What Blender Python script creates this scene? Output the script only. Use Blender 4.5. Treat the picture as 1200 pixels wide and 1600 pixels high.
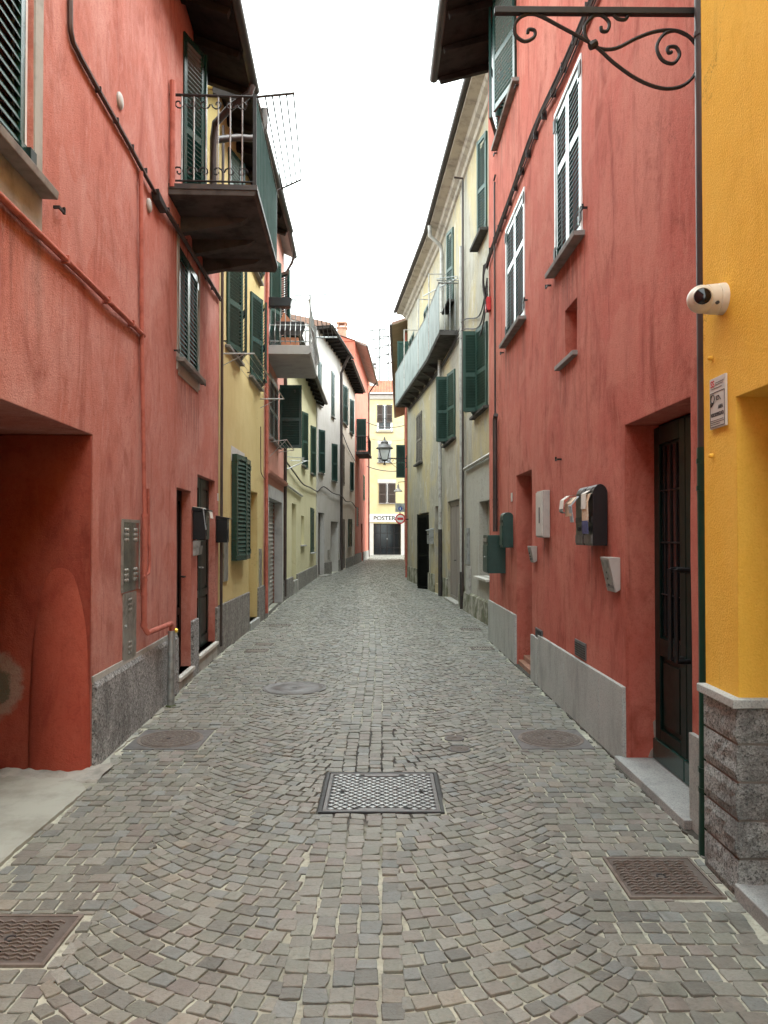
import bpy, bmesh, math, random
from mathutils import Vector, Matrix, noise
random.seed(7)
R = math.radians
for o in list(bpy.data.objects): bpy.data.objects.remove(o)
S = bpy.context.scene
C = bpy.data.collections.new('place'); S.collection.children.link(C)

# ------------------------------------------------------------------ camera
cam = bpy.data.cameras.new('camera'); camo = bpy.data.objects.new('camera', cam); C.objects.link(camo)
camo.location = (0, 0, 1.6); camo.rotation_euler = (R(91.0), 0, 0)
cam.sensor_fit = 'HORIZONTAL'; cam.sensor_width = 36; cam.lens = 36*1180/1200
cam.shift_y = 15.4/1200; cam.clip_start = .05; cam.clip_end = 2000
S.camera = camo
S.render.resolution_x = 768; S.render.resolution_y = 1024

# ------------------------------------------------------------------ sky, sun, exposure
wd = bpy.data.worlds.new('World'); S.world = wd; wd.use_nodes = True
nt = wd.node_tree; nt.nodes.clear()
sky = nt.nodes.new('ShaderNodeTexSky'); sky.sky_type = 'NISHITA'; sky.sun_disc = False
SUN_EL, SUN_ROT = 56, 82
sky.sun_elevation = R(SUN_EL); sky.sun_rotation = R(SUN_ROT); sky.air_density = 1.0; sky.dust_density = 6.0; sky.ozone_density = 1.0
hs = nt.nodes.new('ShaderNodeHueSaturation'); hs.inputs['Saturation'].default_value = .10
mixo = nt.nodes.new('ShaderNodeMix'); mixo.data_type = 'RGBA'; mixo.inputs[0].default_value = .62
mixo.inputs['B'].default_value = (6.9, 7.75, 7.55, 1)        # the even cloud sheet
bg = nt.nodes.new('ShaderNodeBackground'); bg.inputs['Strength'].default_value = .15
wo = nt.nodes.new('ShaderNodeOutputWorld')
nt.links.new(sky.outputs[0], hs.inputs['Color']); nt.links.new(hs.outputs[0], mixo.inputs['A'])
nt.links.new(mixo.outputs['Result'], bg.inputs['Color']); nt.links.new(bg.outputs[0], wo.inputs[0])
sl = bpy.data.lights.new('sun', 'SUN'); sl.energy = .5; sl.angle = R(60); sl.color = (1, .985, .95)
so = bpy.data.objects.new('sun', sl); C.objects.link(so)
sd = Vector((math.sin(R(SUN_ROT))*math.cos(R(SUN_EL)), math.cos(R(SUN_ROT))*math.cos(R(SUN_EL)), math.sin(R(SUN_EL))))
so.rotation_euler = (-sd).to_track_quat('-Z', 'Y').to_euler(); so.location = (0, 0, 30)
S.view_settings.view_transform = 'Standard'; S.view_settings.look = 'None'
S.view_settings.gamma = 1; S.view_settings.use_curve_mapping = False
S.view_settings.exposure = 2.74
S.render.engine = 'CYCLES'
S.cycles.max_bounces = 7; S.cycles.diffuse_bounces = 5; S.cycles.glossy_bounces = 3

# ------------------------------------------------------------------ materials
M = {}
def hexc(h):
    v = [int(h[i:i+2], 16)/255 for i in (0, 2, 4)]
    return tuple(c/12.92 if c <= .04045 else ((c+.055)/1.055)**2.4 for c in v)
def newmat(name):
    m = bpy.data.materials.new(name); m.use_nodes = True; M[name] = m
    t = m.node_tree; return m, t, t.nodes['Principled BSDF']
def N(t, kind, **kw):
    n = t.nodes.new(kind)
    for k, v in kw.items():
        if k in n.inputs: n.inputs[k].default_value = v
        else: setattr(n, k, v)
    return n
def pos(t, scale=(1, 1, 1)):
    g = N(t, 'ShaderNodeNewGeometry'); mp = N(t, 'ShaderNodeMapping'); mp.inputs['Scale'].default_value = scale
    t.links.new(g.outputs['Position'], mp.inputs['Vector']); return mp.outputs[0]
def tnoise(t, scale, stretch=(1, 1, 1), detail=5, rough=.6, dist=0):
    n = N(t, 'ShaderNodeTexNoise', Scale=scale, Detail=detail, Roughness=rough, Distortion=dist)
    t.links.new(pos(t, stretch), n.inputs['Vector']); return n.outputs['Fac']
def ramp(t, fac, a, b, smooth=True):
    r = N(t, 'ShaderNodeMapRange'); r.interpolation_type = 'SMOOTHSTEP' if smooth else 'LINEAR'
    r.inputs['From Min'].default_value = a; r.inputs['From Max'].default_value = b
    t.links.new(fac, r.inputs['Value']); return r.outputs[0]
def mixc(t, fac, a, b):
    m = N(t, 'ShaderNodeMix'); m.data_type = 'RGBA'
    if isinstance(fac, (int, float)): m.inputs[0].default_value = fac
    else: t.links.new(fac, m.inputs[0])
    for k, v in (('A', a), ('B', b)):
        if isinstance(v, tuple): m.inputs[k].default_value = (*v[:3], 1)
        else: t.links.new(v, m.inputs[k])
    return m.outputs['Result']
def mul(t, a, k):
    m = N(t, 'ShaderNodeMath', operation='MULTIPLY'); t.links.new(a, m.inputs[0])
    if isinstance(k, (int, float)): m.inputs[1].default_value = k
    else: t.links.new(k, m.inputs[1])
    return m.outputs[0]
def bump(t, bs, hts, bev=0):
    last = None
    if bev:
        b = N(t, 'ShaderNodeBevel', samples=4); b.inputs['Radius'].default_value = bev; last = b.outputs[0]
    for h, st, d in hts:
        b = N(t, 'ShaderNodeBump', Strength=st, Distance=d); t.links.new(h, b.inputs['Height'])
        if last: t.links.new(last, b.inputs['Normal'])
        last = b.outputs[0]
    t.links.new(last, bs.inputs['Normal'])

def plaster(name, base, pale, dark, grain=.35, streak=.5, bev=.012, extra=None, seed=0):
    if name != 'ochre': base, pale, dark = (tuple(c*.84 for c in q) for q in (base, pale, dark))
    m, t, b = newmat(name)
    big = tnoise(t, .9+seed*.07, detail=7, rough=.65, dist=.6)
    col = mixc(t, mul(t, ramp(t, big, .38, .68), .8), base, pale)
    st = tnoise(t, 1.0, (2.6+seed*.1, 2.6+seed*.1, 1.0), detail=7, rough=.66, dist=1.6)
    col = mixc(t, mul(t, ramp(t, st, .46, .74), streak*.8), col, dark)
    st2 = tnoise(t, 1.0, (9, 9, 2.6), detail=6, rough=.68, dist=1.2)
    col = mixc(t, mul(t, ramp(t, st2, .5, .75), streak*.7), col, pale)
    bl = tnoise(t, 3.4, detail=8, rough=.7)
    col = mixc(t, mul(t, ramp(t, bl, .52, .78), .4*streak), col, dark)
    if extra: col = extra(t, col)
    fine = tnoise(t, 95, detail=4, rough=.65)
    col = mixc(t, mul(t, ramp(t, fine, .44, .72), .28), col, dark)
    mid = tnoise(t, 26, detail=6, rough=.7)
    col = mixc(t, mul(t, ramp(t, mid, .48, .70), .34*min(1, streak*1.2)), col, dark)
    rp = ramp(t, tnoise(t, .85, (1, 1, .8), detail=3, rough=.5, dist=.4), .60, .615)
    col = mixc(t, mul(t, rp, .3*streak), col, pale)
    # run-off stains in patches, hairline cracks, a few knocked spots
    deep = tuple(c*.5 for c in dark)
    dr = mul(t, ramp(t, tnoise(t, 1.0, (13, 13, .5), detail=4, rough=.6, dist=.3), .58, .74), ramp(t, tnoise(t, .75, detail=4), .5, .66))
    col = mixc(t, mul(t, dr, .7*streak), col, deep)
    vo = N(t, 'ShaderNodeTexVoronoi', feature='DISTANCE_TO_EDGE', Scale=.55)
    wv = N(t, 'ShaderNodeVectorMath', operation='ADD'); t.links.new(pos(t), wv.inputs[0])
    nn = N(t, 'ShaderNodeTexNoise', Scale=2.2, Detail=6, Roughness=.65); t.links.new(pos(t), nn.inputs['Vector'])
    sc_ = N(t, 'ShaderNodeVectorMath', operation='SCALE'); sc_.inputs['Scale'].default_value = .9; t.links.new(nn.outputs['Color'], sc_.inputs[0]); t.links.new(sc_.outputs[0], wv.inputs[1]); t.links.new(wv.outputs[0], vo.inputs['Vector'])
    ck = mul(t, ramp(t, vo.outputs['Distance'], .004, .0015), ramp(t, tnoise(t, .6, detail=3), .5, .6))
    col = mixc(t, mul(t, ck, .5), col, deep)
    sp = ramp(t, tnoise(t, 7.5, detail=7, rough=.75), .70, .74)
    col = mixc(t, mul(t, sp, .45), col, pale)
    t.links.new(col, b.inputs['Base Color']); b.inputs['Roughness'].default_value = .9; b.inputs['Specular IOR Level'].default_value = .2
    bump(t, b, [(tnoise(t, 7, detail=5, rough=.5), .2, .02), (fine, grain, .009)], bev)
    return m
def drips(spots):
    # dirty run-off below sills and boxes: (y0, y1, z top, length)
    def f(t, col):
        sx = N(t, 'ShaderNodeSeparateXYZ'); t.links.new(pos(t), sx.inputs[0])
        st_ = ramp(t, tnoise(t, 1.0, (16, 16, .9), detail=5, rough=.6, dist=.25), .42, .66)
        for y0, y1, z1, ln in spots:
            k = mul(t, ramp(t, sx.outputs[1], y0-.08, y0+.06), ramp(t, sx.outputs[1], y1+.08, y1-.06))
            k = mul(t, k, mul(t, ramp(t, sx.outputs[2], z1-ln, z1-.05), ramp(t, sx.outputs[2], z1+.02, z1)))
            col = mixc(t, mul(t, mul(t, k, st_), .6), col, (.12, .062, .05))
        return col
    return f
plaster('coral', hexc('c67c6d'), hexc('d6a095'), hexc('9c5548'), .8, .95, .014, extra=drips([(2.9, 4.3, 3.3, 1.0), (7.7, 8.85, 3.26, .9), (5.85, 6.35, .6, .3), (7.35, 9.4, 4.8, .7)]))
plaster('coral_right', hexc('c46c5d'), hexc('cf8574'), hexc('914536'), .5, 1.0, .014, seed=3, extra=drips([(6.25, 7.35, 4.1, 1.1), (8.7, 10.15, 4.1, 1.0), (6.45, 7.15, 3.16, .8), (5.6, 6.2, 1.52, .7), (10.1, 10.65, 1.09, .5), (7.5, 7.9, 1.58, .5), (9.1, 10.9, 7.15, 1.1)]))
def bare_spot(t, col):
    d = N(t, 'ShaderNodeVectorMath', operation='DISTANCE'); t.links.new(pos(t, (1, 1, .8)), d.inputs[0]); d.inputs[1].default_value = (-2.655, 5.17, .58*.8)
    w = N(t, 'ShaderNodeMath', operation='ADD'); t.links.new(d.outputs['Value'], w.inputs[0]); t.links.new(mul(t, tnoise(t, 9, detail=6, rough=.65), .16), w.inputs[1])
    col = mixc(t, mul(t, ramp(t, w.outputs[0], .30, .24), .75), col, (.30, .24, .20))
    col = mixc(t, mul(t, ramp(t, w.outputs[0], .205, .185), .9), col, (.10, .105, .08))
    return col
plaster('guard_red', hexc('aa4e3e'), hexc('b8624f'), hexc('86362a'), .6, .8, .012, seed=2)
plaster('red_jamb', hexc('9a4638'), hexc('aa5b4a'), hexc('7a3127'), .5, .8, .012, seed=5, extra=bare_spot)
plaster('ochre', hexc('e6b342'), hexc('ecbe54'), hexc('cd9a2e'), .6, .5, .01, seed=1)
plaster('straw', hexc('cdb982'), hexc('d5c490'), hexc('b9a670'), .3, .5, .01, seed=2)
plaster('pale_yellow', hexc('d8d2ac'), hexc('dfdab8'), hexc('c6bd97'), .3, .4, .01, seed=4)
plaster('white_wash', hexc('c3c0bb'), hexc('cecccb'), hexc('a9a29b'), .3, .55, .01, seed=2)
plaster('rose_white', hexc('cfc2b6'), hexc('d8cfc4'), hexc('b5a595'), .3, .6, .01, seed=6)
plaster('pink_old', hexc('c48a7c'), hexc('cf9c8e'), hexc('ad7466'), .3, .45, .01, seed=7)
plaster('brick_red', hexc('bb6a58'), hexc('c67c6a'), hexc('a05746'), .3, .4, .01, seed=8)
plaster('beige', hexc('9c8e74'), hexc('a89b83'), hexc('83765f'), .3, .6, .01, seed=4)
plaster('cream', hexc('c6ba8e'), hexc('cfc59e'), hexc('b0a47a'), .2, .25, .01, seed=3)
def worn(t, col):
    # grey cement render on the lower storey, old ochre coats showing through above
    oc = tnoise(t, .55, (1, 1, .6), detail=7, rough=.62, dist=1.0)
    col = mixc(t, mul(t, ramp(t, oc, .46, .6), .55), col, hexc('b8a673'))
    ptch = tnoise(t, 1.6, detail=8, rough=.7, dist=.5)
    col = mixc(t, mul(t, ramp(t, ptch, .56, .64), .7), col, hexc('b5b0a4'))
    sx = N(t, 'ShaderNodeSeparateXYZ'); t.links.new(pos(t), sx.inputs[0])
    lo = ramp(t, sx.outputs[2], 3.03, 2.99); ny = ramp(t, sx.outputs[1], 16.25, 16.15)
    col = mixc(t, mul(t, mul(t, lo, ny), .9), col, hexc('a8a8a1'))
    gr = tnoise(t, 2.4, (1, 1, .5), detail=8, rough=.72)
    col = mixc(t, mul(t, ramp(t, gr, .50, .74), .75), col, hexc('8f8c84'))
    return col
plaster('worn_render', hexc('a6a294'), hexc('b3b0a5'), hexc('7f7b71'), .5, .9, .01, extra=worn, seed=1)

def simple(name, col, rough=.6, metal=0, var=.25, vs=12, bstr=.15, bs=60, dark=None, spec=.4, stretch=(1, 1, 1), bev=0, coat=0):
    m, t, b = newmat(name)
    dark = dark or tuple(c*.6 for c in col)
    n = tnoise(t, vs, stretch, detail=6, rough=.65)
    t.links.new(mixc(t, mul(t, ramp(t, n, .42, .72), min(1, var*2)), col, dark), b.inputs['Base Color'])
    rn = N(t, 'ShaderNodeMapRange'); rn.inputs['To Min'].default_value = max(.03, rough-.08); rn.inputs['To Max'].default_value = min(1, rough+.12)
    t.links.new(n, rn.inputs['Value']); t.links.new(rn.outputs[0], b.inputs['Roughness'])
    b.inputs['Metallic'].default_value = metal; b.inputs['Specular IOR Level'].default_value = spec
    if coat: b.inputs['Coat Weight'].default_value = coat; b.inputs['Coat Roughness'].default_value = .12
    if bstr: bump(t, b, [(tnoise(t, bs, stretch, detail=4), bstr, .004)], bev)
    return m
simple('green_paint', (.012, .045, .038), .22, 0, .3, 9, .12, 40, spec=.55)
simple('green_faded', (.026, .066, .052), .5, 0, .5, 5, .15, 40, dark=(.016, .042, .034), spec=.3, stretch=(1, 1, .4))
simple('green_blue', (.016, .05, .048), .38, 0, .4, 6, .12, 40, dark=(.03, .06, .052), spec=.4, stretch=(1, 1, .5))
simple('green_slat', (.014, .05, .042), .38, 0, .3, 9, .1, 40, spec=.45)
simple('grey_paint', (.25, .27, .28), .4, 0, .3, 9, .1, 40)
simple('brown_paint', (.07, .055, .048), .5, 0, .4, 9, .1, 40)
simple('dark_green', (.0025, .014, .0115), .36, 0, .3, 9, .1, 30, spec=.25)
simple('pipe_green', (.008, .045, .03), .35, 0, .3, 9, .1, 30, spec=.3)
simple('black_door', (.003, .004, .004), .45, 0, .3, 7, .1, 30, spec=.12)
simple('iron', (.018, .016, .016), .5, .3, .4, 20, .3, 60)
simple('dark_metal', (.045, .042, .042), .45, .4, .4, 8, .2, 30, dark=(.075, .06, .05))
simple('brown_pipe', (.07, .052, .048), .45, .2, .5, 5, .15, 30, dark=(.03, .026, .026), stretch=(1, 1, .4))
simple('pink_pipe', hexc('ad6558'), .7, 0, .35, 9, .2, 40, dark=hexc('84463b'), spec=.2)
simple('pale_pipe', (.42, .42, .40), .5, .1, .5, 6, .15, 30, dark=(.24, .235, .22))
simple('zinc', (.33, .35, .35), .42, .55, .5, 7, .2, 30, dark=(.16, .165, .16))
simple('steel_box', (.30, .295, .27), .4, .5, .5, 9, .15, 30, dark=(.16, .155, .14))
simple('mirror_box', (.34, .34, .33), .18, .85, .5, 5, .2, 9, dark=(.1, .1, .1))
simple('beige_box', (.40, .385, .36), .45, 0, .2, 9, .05, 30)
simple('white_plastic', (.52, .51, .48), .35, 0, .15, 20, .03, 30, dark=(.6, .57, .5))
simple('cream_plastic', (.58, .54, .45), .32, 0, .2, 12, .03, 30, dark=(.6, .52, .4))
simple('black_plastic', (.01, .011, .013), .3, 0, .2, 12, .05, 60)
simple('lens_glass', (.004, .004, .006), .06, 0, 0, 12, 0)
simple('white_frame', (.66, .67, .67), .4, 0, .15, 12, .05, 30)
simple('wood_dark', (.028, .024, .022), .8, 0, .5, 5, .4, 20, stretch=(1, 1, 1), dark=(.014, .012, .012), spec=.15)
simple('wood_grey', (.15, .135, .115), .75, 0, .5, 5, .4, 20, dark=(.09, .08, .07))
simple('soffit_grey', (.33, .315, .30), .85, 0, .3, 3, .1, 30)
simple('cornice_stone', (.42, .39, .33), .85, 0, .5, 4, .3, 20, dark=(.24, .22, .19))
simple('concrete', (.33, .32, .29), .9, 0, .5, 4, .5, 40, dark=(.2, .2, .18))
simple('slab_dark', (.085, .08, .076), .9, 0, .5, 3, .4, 25, dark=(.035, .034, .034), spec=.15)
simple('slab_grey', (.36, .355, .35), .85, 0, .3, 3, .2, 25)
simple('pale_cement', (.33, .335, .295), .9, 0, .5, 3.5, .6, 30, dark=(.24, .24, .205))
simple('scuffed', (.27, .17, .14), .95, 0, .5, 9, .6, 30, dark=(.2, .18, .15))
simple('marble', (.56, .55, .51), .5, 0, .35, 4, .1, 30, dark=(.4, .4, .37))
simple('sill_stone', (.24, .225, .21), .8, 0, .45, 7, .3, 40, dark=(.13, .12, .115))
simple('rust', (.125, .108, .096), .65, .2, .5, 14, .5, 50, dark=(.09, .068, .056))
simple('rust_hi', (.21, .18, .16), .5, .3, .5, 14, .3, 50, dark=(.14, .11, .09))
simple('cast_dark', (.05, .05, .052), .5, .5, .4, 14, .4, 50)
simple('cast_bright', (.36, .37, .37), .42, .5, .5, 16, .2, 50, dark=(.2, .2, .2))
simple('cast_grey', (.17, .165, .165), .5, .4, .4, 10, .4, 50)
simple('tile_red', (.26, .085, .05), .85, 0, .6, 2.2, .3, 20, dark=(.13, .055, .04), spec=.1)
simple('tile_old', (.2, .12, .09), .85, 0, .5, 3, .3, 20, dark=(.1, .075, .065))
simple('brick_old', (.36, .2, .14), .85, 0, .5, 6, .4, 20)
simple('cable', (.028, .02, .02), .6, 0, .3, 9, .1, 30)
simple('cable_brown', (.075, .042, .036), .6, 0, .3, 9, .1, 30)
simple('wire', (.42, .42, .42), .4, .5, .2, 9, 0)
simple('panel_green', (.018, .075, .064), .7, 0, .4, 6, .1, 30, dark=(.012, .05, .042), spec=.15)
simple('panel_pale', (.25, .285, .28), .75, 0, .5, 4, .1, 20, dark=(.16, .185, .18), stretch=(1, 1, .3), spec=.15)
simple('roller', (.36, .35, .33), .5, .3, .5, 4, .1, 20, dark=(.22, .2, .18))
simple('door_wood', (.21, .185, .165), .6, 0, .4, 4, .2, 14, dark=(.13, .115, .105), stretch=(3, 3, .4))
simple('paper_white', (.7, .68, .62), .7, 0, .1, 20, 0)
simple('paper_blue', (.07, .08, .2), .6, 0, .4, 30, 0)
simple('paper_warm', (.62, .45, .30), .7, 0, .8, 45, 0, dark=(.68, .64, .56))
simple('paper_grey', (.30, .36, .40), .6, 0, .8, 40, 0, dark=(.55, .55, .55))
simple('ink', (.02, .02, .022), .6, 0, 0, 9, 0)
simple('sign_red', (.5, .03, .035), .4, 0, .2, 20, 0)
simple('sign_blue', (.02, .06, .32), .4, 0, .2, 20, 0)
simple('brass', (.55, .38, .06), .35, .8, .2, 20, 0)
simple('terracotta', (.5, .22, .12), .8, 0, .3, 9, .1, 30)
simple('moss_and_shade', (.06, .075, .03), .95, 0, .4, 30, .8, 80)
simple('lamp_white', (.75, .75, .72), .4, 0, .1, 9, 0)
m, t, b = newmat('glass_dark'); b.inputs['Base Color'].default_value = (.008, .01, .012, 1); b.inputs['Roughness'].default_value = .08; b.inputs['Specular IOR Level'].default_value = .4
m, t, b = newmat('lantern_glass'); b.inputs['Base Color'].default_value = (.8, .85, .85, 1); b.inputs['Roughness'].default_value = .1; b.inputs['Alpha'].default_value = .35

def granite(name, light, mid, dark, scale, rough=.75, bst=.5, contrast=.12, bdist=.01):
    m, t, b = newmat(name)
    v = N(t, 'ShaderNodeTexVoronoi', Scale=scale); t.links.new(pos(t), v.inputs['Vector'])
    sx = N(t, 'ShaderNodeSeparateColor'); t.links.new(v.outputs['Color'], sx.inputs[0])
    n = tnoise(t, scale*.45, detail=6, rough=.75)
    col = mixc(t, ramp(t, sx.outputs[0], .5-contrast*3, .5+contrast*3), mid, light)
    col = mixc(t, ramp(t, n, .5, .5+contrast), col, dark)
    col = mixc(t, mul(t, ramp(t, tnoise(t, 2.5, (1.6, 1.6, .7), detail=7, rough=.72), .42, .70), .6), col, dark)
    t.links.new(col, b.inputs['Base Color']); b.inputs['Roughness'].default_value = rough
    bump(t, b, [(n, bst, bdist)], .006)
granite('granite_grey', (.46, .49, .47), (.36, .385, .37), (.19, .205, .195), 200, .7, .15, .18, .002)
granite('granite_step', (.40, .42, .41), (.30, .315, .31), (.18, .19, .188), 220, .65, .1, .16, .002)
granite('granite_rough', (.45, .475, .46), (.26, .275, .265), (.06, .065, .064), 150, .85, 1.0, .13, .014)
granite('roughcast', (.42, .43, .43), (.21, .215, .215), (.05, .052, .052), 85, .95, 1.0, .14, .014)
granite('roughcast_brown', (.27, .26, .235), (.17, .16, .145), (.07, .066, .06), 40, .95, .8, .14, .015)
def mossy(t):
    pass
m, t, b = newmat('mossy_plinth')
n1 = tnoise(t, 3.0, (1, 1, .8), detail=8, rough=.72)
col = mixc(t, ramp(t, n1, .40, .58), (.33, .32, .27), (.10, .105, .055)); col = mixc(t, mul(t, ramp(t, tnoise(t, 9, detail=6), .5, .7), .7), col, (.06, .058, .045))
t.links.new(col, b.inputs['Base Color']); b.inputs['Roughness'].default_value = .95
bump(t, b, [(tnoise(t, 25, detail=6), .6, .01)], .01)
# cobblestones: each stone carries its own colour
m, t, b = newmat('porphyry')
at = N(t, 'ShaderNodeAttribute', attribute_name='stone_col')
n1 = tnoise(t, 60, detail=5, rough=.7); n2 = tnoise(t, 14, detail=6, rough=.7); n3 = tnoise(t, .8, detail=5, rough=.6)
c0 = mixc(t, mul(t, ramp(t, n1, .45, .75), .45), at.outputs['Color'], (.075, .068, .06))
c0 = mixc(t, mul(t, ramp(t, n2, .52, .72), .35), c0, (.32, .29, .25))
c0 = mixc(t, mul(t, ramp(t, n3, .42, .7), .3), c0, (.235, .24, .205))
st_ = tnoise(t, 3.0, (1.6, .7, 1), detail=7, rough=.7, dist=.6)
c0 = mixc(t, mul(t, ramp(t, st_, .55, .72), .5), c0, (.07, .072, .064))
t.links.new(c0, b.inputs['Base Color']); b.inputs['Specular IOR Level'].default_value = .45
rr = N(t, 'ShaderNodeMapRange'); rr.inputs['To Min'].default_value = .30; rr.inputs['To Max'].default_value = .62; t.links.new(n2, rr.inputs['Value']); t.links.new(rr.outputs[0], b.inputs['Roughness'])
bump(t, b, [(n2, .9, .008), (n1, .6, .003)])
m, t, b = newmat('joint_sand')
n1 = tnoise(t, 1.1, detail=7, rough=.7); n2 = tnoise(t, 45, detail=5, rough=.7)
col = mixc(t, ramp(t, n1, .36, .62), (.23, .235, .19), (.50, .50, .415))
col = mixc(t, mul(t, ramp(t, n2, .45, .7), .5), col, (.15, .155, .13))
sx = N(t, 'ShaderNodeVectorMath', operation='DISTANCE'); t.links.new(pos(t, (1, .55, 1)), sx.inputs[0]); sx.inputs[1].default_value = (-.1, 2.9, 0)
wob = N(t, 'ShaderNodeMath', operation='ADD'); t.links.new(sx.outputs['Value'], wob.inputs[0]); t.links.new(mul(t, tnoise(t, 2.6, detail=5), .6), wob.inputs[1])
col = mixc(t, mul(t, ramp(t, wob.outputs[0], 1.05, .8), .95), col, (.035, .034, .034))   # tarry joints round the middle cover
t.links.new(col, b.inputs['Base Color']); b.inputs['Roughness'].default_value = .95
bump(t, b, [(n2, .8, .006)])
simple('dirt_and_shade', (.07, .066, .055), .95, 0, .5, 20, .6, 60)
simple('earth', (.16, .15, .13), .95, 0, .4, .5, .3, 10)

# ------------------------------------------------------------------ geometry helpers
class Frame:
    def __init__(s, O, u, v, w=(0, 0, 1)):
        s.O = Vector(O); s.u = Vector(u).normalized(); s.v = Vector(v).normalized(); s.w = Vector(w).normalized()
        s.flip = s.u.cross(s.v).dot(s.w) < 0
    def P(s, a, b, c): return s.O + s.u*a + s.v*b + s.w*c
class Wall(Frame):
    def __init__(s, A, B, side):
        d = Vector((B[0]-A[0], B[1]-A[1], 0)); s.L = d.length; d.normalize()
        n = Vector((d.y, -d.x, 0)) if side == 'L' else Vector((-d.y, d.x, 0))
        Frame.__init__(s, (A[0], A[1], 0), d, n)
WORLD = Frame((0, 0, 0), (1, 0, 0), (0, 1, 0))
org = {}
class MB:
    def __init__(s, fr=WORLD): s.fr = fr; s.v = []; s.f = []
    def p(s, a, b, c): s.v.append(s.fr.P(a, b, c)); return len(s.v)-1
    def face(s, *i): s.f.append(tuple(reversed(i)) if s.fr.flip else tuple(i))
    def quad(s, *ps): s.face(*[s.p(*q) for q in ps])
    def box(s, a0, a1, b0, b1, c0, c1):
        i = [s.p(a, b, c) for c in (c0, c1) for b in (b0, b1) for a in (a0, a1)]
        for f in ((0, 2, 3, 1), (4, 5, 7, 6), (0, 1, 5, 4), (2, 6, 7, 3), (0, 4, 6, 2), (1, 3, 7, 5)): s.face(*[i[k] for k in f])
        return s
    def prism(s, poly, lo, hi, axis='b'):
        # poly in the two remaining axes, extruded along axis
        def q(x, y, h): return {'a': (h, x, y), 'b': (x, h, y), 'c': (x, y, h)}[axis]
        a = [s.p(*q(x, y, lo)) for x, y in poly]; b_ = [s.p(*q(x, y, hi)) for x, y in poly]
        n = len(poly); s.face(*a[::-1]); s.face(*b_)
        for k in range(n): s.face(a[k], a[(k+1) % n], b_[(k+1) % n], b_[k])
        return s
    def tube(s, pts, r, n=6, world=False, cap=True):
        P = [Vector(q) if world else s.fr.P(*q) for q in pts]
        rs = r if isinstance(r, (list, tuple)) else [r]*len(P); rings = []; up = None
        for k, q in enumerate(P):
            d = (P[min(k+1, len(P)-1)]-P[max(k-1, 0)])
            if d.length < 1e-9: d = Vector((0, 0, 1))
            d.normalize()
            if up is None: up = Vector((0, 0, 1)) if abs(d.z) < .9 else Vector((1, 0, 0))
            x = d.cross(up)
            if x.length < 1e-6: x = d.orthogonal()
            x.normalize(); up = x.cross(d).normalized()
            ring = []
            for j in range(n):
                an = 2*math.pi*j/n; s.v.append(q + (x*math.cos(an)+up*math.sin(an))*rs[k]); ring.append(len(s.v)-1)
            rings.append(ring)
        for k in range(len(rings)-1):
            for j in range(n): s.f.append((rings[k][j], rings[k][(j+1) % n], rings[k+1][(j+1) % n], rings[k+1][j]))
        if cap: s.f.append(tuple(rings[0][::-1])); s.f.append(tuple(rings[-1]))
        return s
    def lathe(s, prof, cen, ax=(0, 0, 1), n=20):
        # prof: (radius, height) along ax (frame axes)
        ax = (s.fr.u*ax[0]+s.fr.v*ax[1]+s.fr.w*ax[2]).normalized(); c = s.fr.P(*cen); x = ax.orthogonal().normalized(); y = ax.cross(x); rings = []
        for r, h in prof:
            ring = []
            for j in range(n):
                an = 2*math.pi*j/n; s.v.append(c+ax*h+(x*math.cos(an)+y*math.sin(an))*max(r, 1e-4)); ring.append(len(s.v)-1)
            rings.append(ring)
        for k in range(len(rings)-1):
            for j in range(n): s.f.append((rings[k][j], rings[k][(j+1) % n], rings[k+1][(j+1) % n], rings[k+1][j]))
        s.f.append(tuple(rings[0][::-1])); s.f.append(tuple(rings[-1])); return s
    def mesh(s, name, mat, off, smooth=False):
        me = bpy.data.meshes.new(name); me.from_pydata([tuple(q-off) for q in s.v], [], s.f); me.update()
        me.materials.append(M[mat])
        if smooth:
            me.polygons.foreach_set('use_smooth', [True]*len(me.polygons))
            me.set_sharp_from_angle(angle=R(40))
        return me
    def build(s, name, mat, parent=None, smooth=False, bevel=0, base=None, label=None, cat=None, group=None, kind=None):
        if parent is not None: off = org[parent.name]
        elif base is not None: off = Vector(base)
        else:
            lo = [min(q[k] for q in s.v) for k in range(3)]; hi = [max(q[k] for q in s.v) for k in range(3)]
            off = Vector(((lo[0]+hi[0])/2, (lo[1]+hi[1])/2, lo[2]))
        o = bpy.data.objects.new(name, s.mesh(name, mat, off, smooth)); C.objects.link(o)
        if parent is not None: o.parent = parent
        else: o.location = off
        org[o.name] = off
        if bevel:
            bm = o.modifiers.new('bevel', 'BEVEL'); bm.width = bevel; bm.segments = 2; bm.limit_method = 'ANGLE'; bm.angle_limit = R(40)
        tag(o, label, cat, group, kind); return o
def tag(o, label=None, cat=None, group=None, kind=None):
    for k, v in (('label', label), ('category', cat), ('group', group), ('kind', kind)):
        if v: o[k] = v
def root(name, loc, label, cat, group=None):
    o = bpy.data.objects.new(name, None); o.empty_display_size = .2; C.objects.link(o); o.location = loc; org[o.name] = Vector(loc)
    tag(o, label, cat, group); return o
def inst(me, name, parent, wpos):
    o = bpy.data.objects.new(name, me); C.objects.link(o); o.parent = parent; o.location = Vector(wpos)-org[parent.name]; org[o.name] = Vector(wpos); return o
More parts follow.
